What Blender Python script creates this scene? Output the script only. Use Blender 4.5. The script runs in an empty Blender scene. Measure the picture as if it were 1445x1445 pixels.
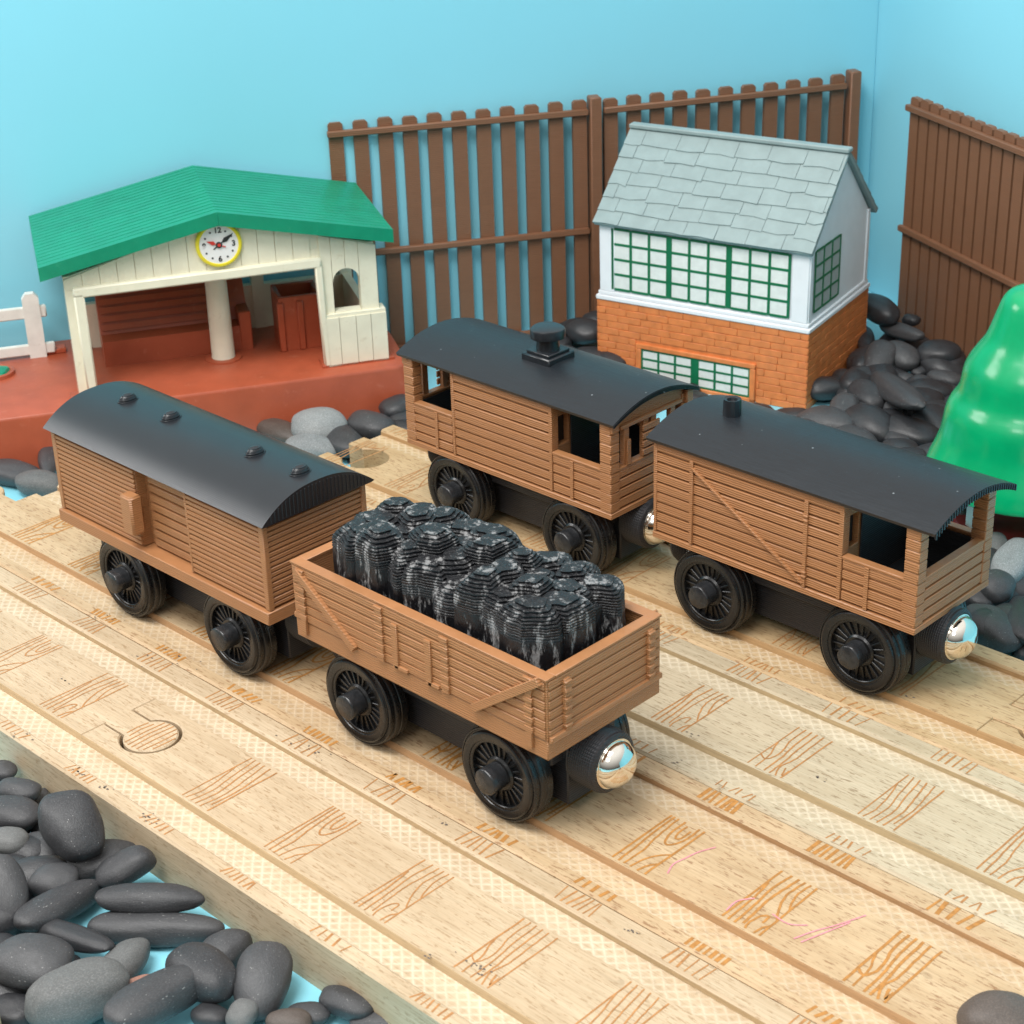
import bpy, bmesh, math, random
from mathutils import Vector, Matrix, noise
random.seed(7)
# one Blender unit is one centimetre of the toy layout
scene = bpy.context.scene
C = scene.collection
R = math.radians
PI = math.pi
ZB = -1.14            # top of the painted base board; rail tops lie at z = 0

# ------------------------------------------------------------------ camera
CAM = Vector((26.084, -15.299, 20.313))
YAW, PITCH, ROLL, FPX = R(134.9366), R(25.8822), R(-1.9578), 2581.0
fwd = Vector((math.cos(YAW)*math.cos(PITCH), math.sin(YAW)*math.cos(PITCH), -math.sin(PITCH)))
rt = Vector((math.sin(YAW), -math.cos(YAW), 0)); up = rt.cross(fwd)
rt, up = (math.cos(ROLL)*rt + math.sin(ROLL)*up), (-math.sin(ROLL)*rt + math.cos(ROLL)*up)
cd = bpy.data.cameras.new('camera'); cam = bpy.data.objects.new('camera', cd); C.objects.link(cam)
cam.matrix_world = Matrix(((rt.x, up.x, -fwd.x, CAM.x), (rt.y, up.y, -fwd.y, CAM.y), (rt.z, up.z, -fwd.z, CAM.z), (0, 0, 0, 1)))
cd.sensor_width = 36; cd.lens = FPX/1445*36; cd.clip_start = 0.5; cd.clip_end = 1000
cd.dof.use_dof = True; cd.dof.focus_distance = 38.5; cd.dof.aperture_fstop = 0.7
scene.camera = cam

def hit(px, py, z):
    d = (px-722.5)/FPX*rt - (py-722.5)/FPX*up + fwd
    t = (z-CAM.z)/d.z
    return CAM + t*d
def proj(P):
    d = P-CAM; w = d.dot(fwd)
    return Vector((722.5+FPX*d.dot(rt)/w, 722.5-FPX*d.dot(up)/w))

# ------------------------------------------------------------------ materials
class NT:
    def __init__(s, name):
        s.m = bpy.data.materials.new(name); s.m.use_nodes = True
        s.t = s.m.node_tree; s.b = s.t.nodes['Principled BSDF']; s.N = s.t.nodes; s.L = s.t.links
    def n(s, ty, **k):
        o = s.N.new(ty)
        for a, v in k.items():
            if a.startswith('i_'):
                key = a[2:]; key = int(key) if key.isdigit() else key.replace('_', ' ')
                o.inputs[key].default_value = v
            else: setattr(o, a, v)
        return o
    def l(s, a, b): s.L.new(a, b)
    def coord(s, scale=(1, 1, 1), loc=(0, 0, 0), rot=(0, 0, 0)):
        tc = s.n('ShaderNodeTexCoord'); mp = s.n('ShaderNodeMapping')
        mp.inputs['Scale'].default_value = scale; mp.inputs['Location'].default_value = loc; mp.inputs['Rotation'].default_value = rot
        s.l(tc.outputs['Object'], mp.inputs[0]); return mp.outputs[0]
    def noise(s, scale, vec=None, detail=3, rough=.55):
        o = s.n('ShaderNodeTexNoise'); o.inputs['Scale'].default_value = scale; o.inputs['Detail'].default_value = detail; o.inputs['Roughness'].default_value = rough
        s.l(vec if vec else s.coord(), o.inputs['Vector']); return o.outputs['Fac']
    def ramp(s, fac, stops):
        o = s.n('ShaderNodeValToRGB'); e = o.color_ramp.elements
        while len(e) < len(stops): e.new(.5)
        for i, (p, c) in enumerate(stops):
            e[i].position = p; e[i].color = (*c, 1) if len(c) == 3 else c
        s.l(fac, o.inputs[0]); return o.outputs[0]
    def mix(s, fac, a, b, mode='MIX'):
        o = s.n('ShaderNodeMix', data_type='RGBA', blend_type=mode)
        for k, v in ((0, fac), (6, a), (7, b)):
            if isinstance(v, (int, float)): o.inputs[k].default_value = v
            elif isinstance(v, tuple): o.inputs[k].default_value = (*v, 1)
            else: s.l(v, o.inputs[k])
        return o.outputs[2]
    def math(s, op, a, b=None):
        o = s.n('ShaderNodeMath', operation=op)
        for k, v in ((0, a), (1, b)):
            if v is None: continue
            if isinstance(v, (int, float)): o.inputs[k].default_value = v
            else: s.l(v, o.inputs[k])
        return o.outputs[0]
    def bump(s, h, strength=.3, dist=.02, prev=None):
        o = s.n('ShaderNodeBump'); o.inputs['Strength'].default_value = strength; o.inputs['Distance'].default_value = dist
        s.l(h, o.inputs['Height'])
        if prev: s.l(prev, o.inputs['Normal'])
        return o.outputs[0]
    def done(s, col, rough=.5, nrm=None, metal=0, spec=None, sss=None):
        for k, v in (('Base Color', col), ('Roughness', rough), ('Metallic', metal)):
            if isinstance(v, (int, float)): s.b.inputs[k].default_value = v
            elif isinstance(v, tuple): s.b.inputs[k].default_value = (*v, 1)
            else: s.l(v, s.b.inputs[k])
        if nrm: s.l(nrm, s.b.inputs['Normal'])
        if spec is not None: s.b.inputs['Specular IOR Level'].default_value = spec
        return s.m

def plain(name, col, rough=.45, var=.12, scale=2.0, bump=.08, bscale=30, metal=0, spec=None, grime=None):
    t = NT(name)
    n = t.noise(scale, detail=5)
    c = t.mix(t.ramp(n, [(.3, (0, 0, 0)), (.7, (1, 1, 1))]), tuple(v*(1-var) for v in col), tuple(min(1, v*(1+var)) for v in col))
    if grime:
        g = t.ramp(t.noise(3.1, detail=8, rough=.7), [(.60, (0, 0, 0)), (.72, (1, 1, 1))])
        c = t.mix(t.math('MULTIPLY', g, .55), c, grime)
    r = t.math('ADD', t.math('MULTIPLY', t.noise(6, detail=3), .16), rough-.08)
    return t.done(c, r, t.bump(t.noise(bscale, detail=3), bump, .02), metal, spec)

def printed(name, col, rough=.42, lay=.05, strength=.35, axis=2, var=.1, sb=.25, sr=.25):
    """fused-filament plastic: fine stacked layer lines, slight sheen"""
    t = NT(name)
    tc = t.n('ShaderNodeTexCoord'); sp = t.n('ShaderNodeSeparateXYZ'); t.l(tc.outputs['Object'], sp.inputs[0])
    wob = t.math('MULTIPLY', t.noise(5, detail=2), .03)
    h = t.math('SINE', t.math('MULTIPLY', t.math('ADD', sp.outputs[axis], wob), 2*PI/lay))
    st = [1.2, 1.2, 1.2]; st[axis] = 22
    streak = t.noise(1.6, t.coord(tuple(st)), detail=4)
    n = t.noise(1.3, detail=4)
    c = t.mix(t.ramp(streak, [(.3, (0, 0, 0)), (.7, (1, 1, 1))]), tuple(v*(1-var) for v in col), tuple(v*(1+var) for v in col))
    c = t.mix(t.math('MULTIPLY', n, .35), c, tuple(min(1, v*1.35+.01) for v in col))
    nr = t.bump(h, strength, .008); nr = t.bump(streak, sb, .02, nr)
    r = t.math('ADD', t.math('MULTIPLY', streak, sr), rough-sr*.5)
    return t.done(c, r, nr)

M = {}
M['brown'] = printed('brown_print', (.350, .158, .064), .42, strength=.6)
M['black_print'] = printed('black_print', (.016, .017, .019), .4)
M['roof_print'] = printed('black_roof_print', (.010, .0125, .016), .33, lay=.03, strength=.05, axis=1, sb=.05, sr=.12)
def roof_dust():
    t = NT('black_roof_print_dusty')
    streak = t.noise(1.6, t.coord((1.2, 22, 22)), detail=4)
    vo = t.n('ShaderNodeTexVoronoi'); vo.inputs['Scale'].default_value = 3.2; t.l(t.coord(), vo.inputs['Vector'])
    sp = t.ramp(t.math('ADD', vo.outputs['Distance'], t.math('MULTIPLY', t.noise(1.1, detail=3), .28)), [(.165, (1, 1, 1)), (.185, (0, 0, 0))])
    c = t.mix(t.ramp(streak, [(.3, (0, 0, 0)), (.75, (1, 1, 1))]), (.008, .0105, .0135), (.013, .017, .022))
    c = t.mix(t.math('MULTIPLY', sp, .5), c, (.35, .4, .42))
    tr = t.ramp(t.noise(.33, t.coord((1, .05, .05), (3.3, 0, 0)), detail=0), [(.495, (0, 0, 0)), (.5, (1, 1, 1)), (.505, (0, 0, 0))])
    nr = t.bump(streak, .35, .02); nr = t.bump(tr, .15, .012, nr); nr = t.bump(t.noise(40), .1, .01, nr)
    r = t.math('ADD', t.math('MULTIPLY', streak, .3), .24)
    return t.done(c, r, nr, spec=.42)
M['roof'] = roof_dust()
M['wheel'] = plain('black_wheel_plastic', (.0075, .0075, .008), .28, .2, 8, .14, 20)
M['hub'] = plain('black_axle_cap', (.02, .021, .023), .28, .3, 7, .4, 12)
M['chassis'] = printed('black_chassis_print', (.017, .018, .022), .45)
M['chrome'] = plain('polished_nickel', (.82, .78, .70), .1, .02, 2, 0.0, 20, metal=1)
M['fence'] = printed('dark_brown_print', (.19, .084, .041), .5, lay=.06)
M['cream'] = plain('cream_plastic', (.80, .76, .60), .4, .06, 1.5, .08, 20, grime=(.55, .47, .32))
M['white_old'] = plain('aged_white_plastic', (.78, .78, .72), .45, .08, 2, .1, 20, grime=(.5, .46, .38))
M['red'] = plain('brick_red_plastic', (.40, .085, .038), .37, .1, 1.2, .12, 45, grime=(.5, .17, .1))
M['greenroof'] = plain('green_plastic', (.003, .255, .14), .36, .1, 1.5, .1, 30, grime=(.05, .36, .22))
M['tree'] = plain('glossy_green_plastic', (.001, .33, .125), .2, .1, 1.0, .04, 8)
M['white'] = plain('white_plastic', (.80, .82, .85), .4, .03, 2, .08, 30)
M['brick'] = plain('orange_brick_plastic', (.68, .21, .06), .5, .14, 3, .3, 25)
M['slate'] = plain('pale_slate_plastic', (.26, .335, .335), .5, .08, 2, .2, 22)
M['pane'] = plain('milky_pane', (.74, .77, .74), .35, .06, 5, .06, 18)
M['panegrey'] = plain('grey_pane', (.40, .44, .43), .35, .06, 5, .06, 18)
M['muntin'] = plain('green_paint', (.004, .15, .06), .4, .1, 4, .05)
M['yellow'] = plain('yellow_paint', (.80, .66, .03), .4, .06)
M['dial'] = plain('white_dial', (.84, .83, .82), .4, .03)
M['ink'] = plain('black_ink', (.02, .025, .025), .5, .1)
M['redink'] = plain('red_ink', (.62, .04, .03), .5, .1)
M['darkred'] = plain('dark_red_plastic', (.16, .012, .012), .4, .1)
M['grey'] = plain('grey_plastic', (.35, .38, .36), .5, .1)
M['crayon'] = plain('pink_crayon', (.66, .26, .30), .7, .2, 12)
M['blueboard'] = plain('sky_blue_board', (.26, .66, .80), .55, .02, .12, .05, 12)
M['bluebase'] = plain('sky_blue_base', (.24, .62, .74), .5, .06, .5, .08, 10)
M['recess'] = plain('painted_interior_shade', (.02, .015, .012), .7, .1)  # near-black colour standing in for shade inside the cabins

def coal_mat():
    t = NT('coal_black_print')
    tc = t.n('ShaderNodeTexCoord'); sp = t.n('ShaderNodeSeparateXYZ'); t.l(tc.outputs['Object'], sp.inputs[0])
    ring = t.math('SINE', t.math('MULTIPLY', sp.outputs[2], 2*PI/.055))
    ringm = t.ramp(t.math('ADD', t.math('MULTIPLY', ring, .5), .5), [(.25, (.35, .35, .35)), (.7, (1, 1, 1))])
    zz = t.n('ShaderNodeMapRange', i_1=3.95, i_2=4.2); t.l(sp.outputs[2], zz.inputs[0])
    ringm = t.mix(zz.outputs[0], (1, 1, 1), ringm)
    br = t.ramp(t.noise(2.2, t.coord((1.8, 1.8, .5)), detail=9, rough=.75), [(.535, (0, 0, 0)), (.60, (1, 1, 1))])
    f = t.math('MULTIPLY', t.math('MULTIPLY', br, ringm), .5)
    c = t.mix(f, (.008, .0085, .0105), (.5, .5, .5))
    nr = t.bump(t.math('MULTIPLY', ring, t.math('MULTIPLY', zz.outputs[0], .9)), .3, .012); nr = t.bump(t.noise(5, t.coord((1.4, 1.4, .5)), detail=7, rough=.65), .8, .08, nr)
    return t.done(c, .3, nr)
M['coal'] = coal_mat()

def wood(name, base, dark, fleck, fleckamt, off, cross=0.0, tint=(1, 1, 1), flscale=1.0):
    """beech: soft bands along the grain, short dark flecks, rotary-milled crosshatch where cross > 0"""
    t = NT(name)
    v1 = t.coord((.22, 3.0, 3.0), (off, off*.7, 0))
    band = t.noise(1.0, v1, detail=6, rough=.6)
    c = t.mix(t.ramp(band, [(.32, (0, 0, 0)), (.68, (1, 1, 1))]), dark, base)
    blot = t.noise(.55, t.coord((1, 1, 1), (off*2, 3, 1)), detail=4)
    c = t.mix(t.math('MULTIPLY', t.ramp(blot, [(.4, (0, 0, 0)), (.75, (1, 1, 1))]), .5), c, tuple(v*1.12 for v in base))
    v2 = t.coord((4.2*flscale, 24*flscale, 24*flscale), (off, 0, 0))
    fl = t.ramp(t.noise(1.0, v2, detail=3, rough=.6), [(.56, (0, 0, 0)), (.66, (1, 1, 1))])
    c = t.mix(t.math('MULTIPLY', fl, fleckamt), c, fleck)
    c = t.mix(t.math('MULTIPLY', t.ramp(t.noise(1.0, t.coord((1.1, 34, 34), (off, 5, 2)), detail=4), [(.45, (0, 0, 0)), (.75, (1, 1, 1))]), .65), c, tuple(v*.78 for v in dark))
    spot = t.ramp(t.noise(2.3, t.coord((1, 1, 1), (off*3, 1, 5)), detail=2), [(.73, (0, 0, 0)), (.76, (1, 1, 1))])
    c = t.mix(t.math('MULTIPLY', spot, .35), c, tuple(v*.55 for v in dark))
    nr = t.bump(fl, .15, .01); nr = t.bump(t.noise(1, t.coord((3, 40, 40))), .2, .01, nr)
    if cross:
        tc = t.n('ShaderNodeTexCoord'); sp = t.n('ShaderNodeSeparateXYZ'); t.l(tc.outputs['Object'], sp.inputs[0])
        wob = t.math('MULTIPLY', t.noise(2.0, detail=3), .10)
        g = None
        for sg in (1, -1):
            q = t.math('ADD', t.math('ADD', sp.outputs[0], t.math('MULTIPLY', sp.outputs[1], sg*1.1)), wob)
            s_ = t.math('ABSOLUTE', t.math('SINE', t.math('MULTIPLY', q, PI/.27)))
            s_ = t.math('POWER', t.math('SUBTRACT', 1.0, s_), 1.5)
            g = s_ if g is None else t.math('MAXIMUM', g, s_)
        msk = t.ramp(t.noise(1.1, t.coord((1, 1, 1), (off, 9, 2)), detail=3), [(.3, (.35, .35, .35)), (.65, (1, 1, 1))])
        c = t.mix(t.math('MULTIPLY', t.math('MULTIPLY', g, msk), cross), c, (.86, .78, .62))
        nr = t.bump(g, .35, .02, nr)
    return t.done(c, .5, nr, spec=.35)
WOODS = {   # base, dark band, fleck colour, fleck strength, crosshatch strength, groove-wall colour with milling burn and painted shade
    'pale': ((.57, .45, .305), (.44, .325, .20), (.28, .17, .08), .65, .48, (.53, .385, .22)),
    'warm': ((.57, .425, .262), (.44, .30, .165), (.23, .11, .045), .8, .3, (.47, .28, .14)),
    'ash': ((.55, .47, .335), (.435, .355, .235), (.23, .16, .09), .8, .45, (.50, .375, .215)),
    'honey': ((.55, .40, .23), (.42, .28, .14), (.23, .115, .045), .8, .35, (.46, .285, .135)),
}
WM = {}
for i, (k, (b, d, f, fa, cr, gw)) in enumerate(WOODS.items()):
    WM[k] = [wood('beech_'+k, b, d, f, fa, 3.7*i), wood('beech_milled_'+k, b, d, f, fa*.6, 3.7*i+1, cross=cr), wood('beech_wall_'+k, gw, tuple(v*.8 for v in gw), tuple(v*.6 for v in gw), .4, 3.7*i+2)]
M['tieprint'] = plain('scorched_line', (.40, .19, .065), .6, .25, 9, 0)
M['tieprint_bold'] = plain('scorched_line_bold', (.42, .19, .045), .6, .25, 9, 0)
M['scuff'] = plain('black_scuff', (.13, .105, .085), .6, .4, 15, 0)

def pebble_mat(name, lo, hi, speck, rough, specks=.5):
    t = NT(name)
    oi = t.n('ShaderNodeObjectInfo')
    tc = t.n('ShaderNodeTexCoord'); add = t.n('ShaderNodeVectorMath', operation='ADD')
    t.l(tc.outputs['Object'], add.inputs[0])
    cmb = t.n('ShaderNodeCombineXYZ'); r9 = t.math('MULTIPLY', oi.outputs['Random'], 40); t.l(r9, cmb.inputs[0]); t.l(r9, cmb.inputs[1]); t.l(cmb.outputs[0], add.inputs[1])
    v = add.outputs[0]
    n = t.math('ADD', t.math('MULTIPLY', t.noise(1.4, v, 6, .65), .6), t.math('MULTIPLY', oi.outputs['Random'], .4))
    c = t.mix(t.ramp(n, [(.25, (0, 0, 0)), (.75, (1, 1, 1))]), lo, hi)
    g = t.ramp(t.noise(24, v, 2, .6), [(.45, (0, 0, 0)), (.75, (1, 1, 1))])
    c = t.mix(t.math('MULTIPLY', g, .42), c, tuple(x*2.2 for x in hi))
    vo = t.n('ShaderNodeTexVoronoi'); vo.inputs['Scale'].default_value = 7.5; t.l(v, vo.inputs['Vector'])
    s_ = t.ramp(t.math('ADD', vo.outputs['Distance'], t.math('MULTIPLY', t.noise(2.2, v, 2), .5)), [(.31, (1, 1, 1)), (.35, (0, 0, 0))])
    c = t.mix(t.math('MULTIPLY', s_, specks), c, speck)
    nr = t.bump(t.noise(3.5, v, 4), .18, .05); nr = t.bump(t.noise(24, v, 4), .5, .015, nr)
    r = t.math('ADD', t.math('MULTIPLY', t.noise(3, v, 3), .3), rough-.15)
    return t.done(c, r, nr)
PM = {'d': pebble_mat('dark_pebble', (.026, .027, .030), (.055, .056, .059), (.30, .30, .29), .49, .75),
      'g': pebble_mat('grey_pebble', (.075, .078, .078), (.135, .138, .135), (.32, .32, .3), .62, .35),
      'l': pebble_mat('pale_grey_pebble', (.15, .165, .17), (.26, .275, .275), (.1, .1, .1), .7, .35),
      'k': pebble_mat('black_pebble', (.017, .0175, .020), (.034, .035, .038), (.2, .2, .2), .40, .3),
      'b': pebble_mat('brown_pebble', (.055, .043, .036), (.10, .08, .068), (.25, .2, .18), .5, .3),
      'r': pebble_mat('reddish_pebble', (.20, .085, .06), (.36, .19, .14), (.5, .4, .35), .55, .5)}

# ------------------------------------------------------------------ mesh builder
class MB:
    def __init__(s): s.v = []; s.f = []; s.mi = []
    def add(s, vs, fs, m=0):
        o = len(s.v); s.v += [tuple(v) for v in vs]; s.f += [tuple(i+o for i in f) for f in fs]; s.mi += [m]*len(fs); return s
    def box(s, x0, x1, y0, y1, z0, z1, c=.015, m=0, M4=None):
        cx, cy, cz = (x0+x1)/2, (y0+y1)/2, (z0+z1)/2; hx, hy, hz = abs(x1-x0)/2, abs(y1-y0)/2, abs(z1-z0)/2
        c = min(c, hx*.45, hy*.45, hz*.45)
        vs = []; ix = {}
        for sx in (-1, 1):
            for sy in (-1, 1):
                for sz in (-1, 1):
                    for a in range(3):
                        h = [hx-c, hy-c, hz-c]; h[a] += c
                        ix[sx, sy, sz, a] = len(vs); vs.append(Vector((cx+sx*h[0], cy+sy*h[1], cz+sz*h[2])))
        fs = []; S = (-1, 1)
        for q in S:
            fs.append([ix[q, y, z, 0] for y, z in ((-1, -1), (1, -1), (1, 1), (-1, 1))][::q])
            fs.append([ix[x, q, z, 1] for x, z in ((-1, -1), (-1, 1), (1, 1), (1, -1))][::q])
            fs.append([ix[x, y, q, 2] for x, y in ((-1, -1), (1, -1), (1, 1), (-1, 1))][::q])
        for p in S:
            for q in S:
                fs.append([ix[p, q, -1, 0], ix[p, q, 1, 0], ix[p, q, 1, 1], ix[p, q, -1, 1]])
                fs.append([ix[p, -1, q, 0], ix[p, 1, q, 0], ix[p, 1, q, 2], ix[p, -1, q, 2]])
                fs.append([ix[-1, p, q, 1], ix[1, p, q, 1], ix[1, p, q, 2], ix[-1, p, q, 2]])
                for r in S: fs.append([ix[p, q, r, a] for a in range(3)])
        if M4: vs = [M4 @ v for v in vs]
        return s.add(vs, fs, m)
    def bar(s, a, b, w, h, upv=(0, 0, 1), c=.012, m=0):
        a = Vector(a); b = Vector(b); d = b-a; L = d.length; d.normalize(); u = Vector(upv); sd = u.cross(d).normalized(); u = d.cross(sd)
        Mx = Matrix(((d.x, sd.x, u.x, a.x), (d.y, sd.y, u.y, a.y), (d.z, sd.z, u.z, a.z), (0, 0, 0, 1)))
        return s.box(0, L, -w/2, w/2, -h/2, h/2, c, m, Mx)
    def lathe(s, prof, axis='z', o=(0, 0, 0), n=40, m=0, cap=True, fn=None, sign=1):
        """prof: (radius, height) pairs"""
        vs = []; fs = []
        for r, h in prof:
            for k in range(n):
                a = 2*PI*k/n; rr = r*(fn(a, h) if fn else 1)
                x, y = rr*math.cos(a), rr*math.sin(a); h2 = h*sign
                p = {'z': (x, y, h2), 'y': (x, h2, y), 'x': (h2, x, y)}[axis]
                vs.append((p[0]+o[0], p[1]+o[1], p[2]+o[2]))
        for j in range(len(prof)-1):
            for k in range(n):
                fs.append((j*n+k, j*n+(k+1) % n, (j+1)*n+(k+1) % n, (j+1)*n+k))
        if cap: fs.append(tuple(range(n))[::-1]); fs.append(tuple((len(prof)-1)*n+k for k in range(n)))
        return s.add(vs, fs, m)
    def prism(s, pts, a0, a1, plane='xz', m=0, M4=None):
        """polygon pts extruded along the remaining axis from a0 to a1"""
        f = {'xz': lambda p, a: (p[0], a, p[1]), 'yz': lambda p, a: (a, p[0], p[1]), 'xy': lambda p, a: (p[0], p[1], a)}[plane]
        n = len(pts); vs = [Vector(f(p, a0)) for p in pts]+[Vector(f(p, a1)) for p in pts]
        fs = [tuple(range(n)), tuple(range(n, 2*n))[::-1]]+[(i, (i+1) % n, n+(i+1) % n, n+i) for i in range(n)]
        if M4: vs = [M4 @ v for v in vs]
        return s.add(vs, fs, m)
    def strip(s, pts, w, z, m=0):
        """flat ribbon in the xy plane"""
        P = [Vector((p[0], p[1])) for p in pts]; n = len(P); vs = []
        for i in range(n):
            d = (P[min(i+1, n-1)]-P[max(i-1, 0)]); d = d.normalized() if d.length > 1e-6 else Vector((1, 0)); q = Vector((-d.y, d.x))*w/2
            vs += [(P[i].x+q.x, P[i].y+q.y, z), (P[i].x-q.x, P[i].y-q.y, z)]
        return s.add(vs, [(2*i, 2*i+1, 2*i+3, 2*i+2) for i in range(n-1)], m)
    def build(s, name, mats, parent=None, loc=(0, 0, 0), ang=38, flat=False, tri=False):
        me = bpy.data.meshes.new(name); me.from_pydata(s.v, [], s.f)
        mats = mats if isinstance(mats, (list, tuple)) else [mats]
        for m in mats: me.materials.append(m)
        for p, k in zip(me.polygons, s.mi): p.material_index = k; p.use_smooth = not flat
        bm = bmesh.new(); bm.from_mesh(me); bmesh.ops.recalc_face_normals(bm, faces=bm.faces)
        bm.to_mesh(me); bm.free()
        if not flat: me.set_sharp_from_angle(angle=R(ang))
        o = bpy.data.objects.new(name, me); C.objects.link(o); o.location = loc
        if parent: o.parent = parent
        return o

def tag(o, label=None, cat=None, group=None, kind=None):
    for k, v in (('label', label), ('category', cat), ('group', group), ('kind', kind)):
        if v: o[k] = v
    return o
def thing(name, label, cat, loc=(0, 0, 0), rz=0, group=None):
    o = bpy.data.objects.new(name, None); C.objects.link(o); o.empty_display_size = .5
    o.location = loc; o.rotation_euler = (0, 0, rz)
    return tag(o, label, cat, group)
def arc(y0, y1, z_eave, z_top, n=18, p=2.0):
    """roof curve from y0 to y1"""
    out = []
    for i in range(n+1):
        a = PI*i/n; t = -math.cos(a)
        out.append(((y0+y1)/2+(y1-y0)/2*t, z_eave+(z_top-z_eave)*(1-abs(t)**p)))
    return out

# ------------------------------------------------------------------ setting
mb = MB(); mb.box(-70, 60, -40, 70, ZB-.6, ZB, .01); tag(mb.build('ground', M['bluebase']), kind='structure')
D1 = Vector((.496, .868)); N1 = Vector((-.868, .496))
K = Vector((-8.3, 37.1))
def wallobj(name, o, d, L, label, off):
    t = thing(name, label, 'wall', (o.x, o.y, ZB), math.atan2(d.y, d.x))
    m_ = MB(); m_.box(off[0], L, off[1], off[2], .003, 17, .03); m_.build('board', M['blueboard'], t); return t
wallobj('backdrop_wall', K, -D1, 42, 'sky blue backdrop board behind the slatted fence and the green roofed platform', (0, -.6, 0))
wallobj('backdrop_wall', K, Vector((.905, -.425)), 75, 'sky blue backdrop board on the right, behind the close boarded fence', (-.3, 0, .6))

# ------------------------------------------------------------------ wooden track
S = 4.07
TIES = [
 [[(0, .02), (1, .0)], [(0, .98), (1, 1)], [(0, .2), (.3, .17), (.6, .12), (1, .1)], [(.0, .36), (.3, .38), (.52, .3), (.75, .25), (1, .22)],
  [(1, .42), (.8, .42), (.62, .5), (.55, .64), (.62, .78), (.78, .86), (1, .84)], [(.95, .56), (.8, .56), (.7, .64), (.74, .74), (.9, .74)], [(0, .55), (.2, .62), (.36, .8), (.45, 1)], [(0, .76), (.14, .84), (.24, 1)]],
 [[(0, .0), (1, .02)], [(0, 1), (1, .98)], [(0, .16), (.4, .14), (.75, .05)], [(0, .34), (.35, .3), (.7, .24), (1, .3)], [(.05, .5), (.3, .46), (.55, .42), (.8, .46), (1, .5)],
  [(0, .62), (.1, .58), (.26, .64), (.3, .78), (.18, .8)], [(.3, 1), (.45, .8), (.7, .62), (1, .66)], [(.5, 1), (.62, .88), (.8, .78), (1, .82)], [(0, .86), (.12, .9), (.2, 1)]],
 [[(0, 0), (1, 0)], [(0, 1), (1, 1)], [(0, .24), (.3, .2), (.45, .08), (.6, 0)], [(.25, .0), (.2, .22), (.34, .34), (.52, .3), (.7, .2), (1, .2)], [(0, .5), (.35, .48), (.65, .4), (1, .38)],
  [(0, .66), (.3, .64), (.6, .58), (1, .56)], [(0, .84), (.18, .7), (.4, .78), (.7, .76), (1, .74)], [(.2, .84), (.05, .96), (.18, .98)]],
 [[(0, 0), (1, 0)], [(0, 1), (1, 1)], [(0, .14), (.2, .22), (.5, .14), (.78, .0)], [(0, .34), (.3, .4), (.6, .28), (1, .16)], [(0, .52), (.3, .58), (.62, .46), (1, .34)], [(0, .7), (.35, .76), (.7, .64), (1, .52)], [(.1, .86), (.45, .9), (.75, .82), (1, .74)]],
]
def smooth_line(pts, n=6):
    out = []
    P = [pts[0]]+list(pts)+[pts[-1]]
    for i in range(1, len(P)-2):
        for k in range(n):
            t = k/n; a, b, c, d = P[i-1], P[i], P[i+1], P[i+2]
            out.append(tuple(.5*(2*b[j]+(c[j]-a[j])*t+(2*a[j]-5*b[j]+4*c[j]-d[j])*t*t+(3*b[j]-a[j]-3*c[j]+d[j])*t**3) for j in (0, 1)))
    out.append(pts[-1]); return out
def circ(cx, cy, r, a0, a1, n=26): return [(cx+r*math.cos(a0+(a1-a0)*i/n), cy+r*math.sin(a0+(a1-a0)*i/n)) for i in range(n+1)]
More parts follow.
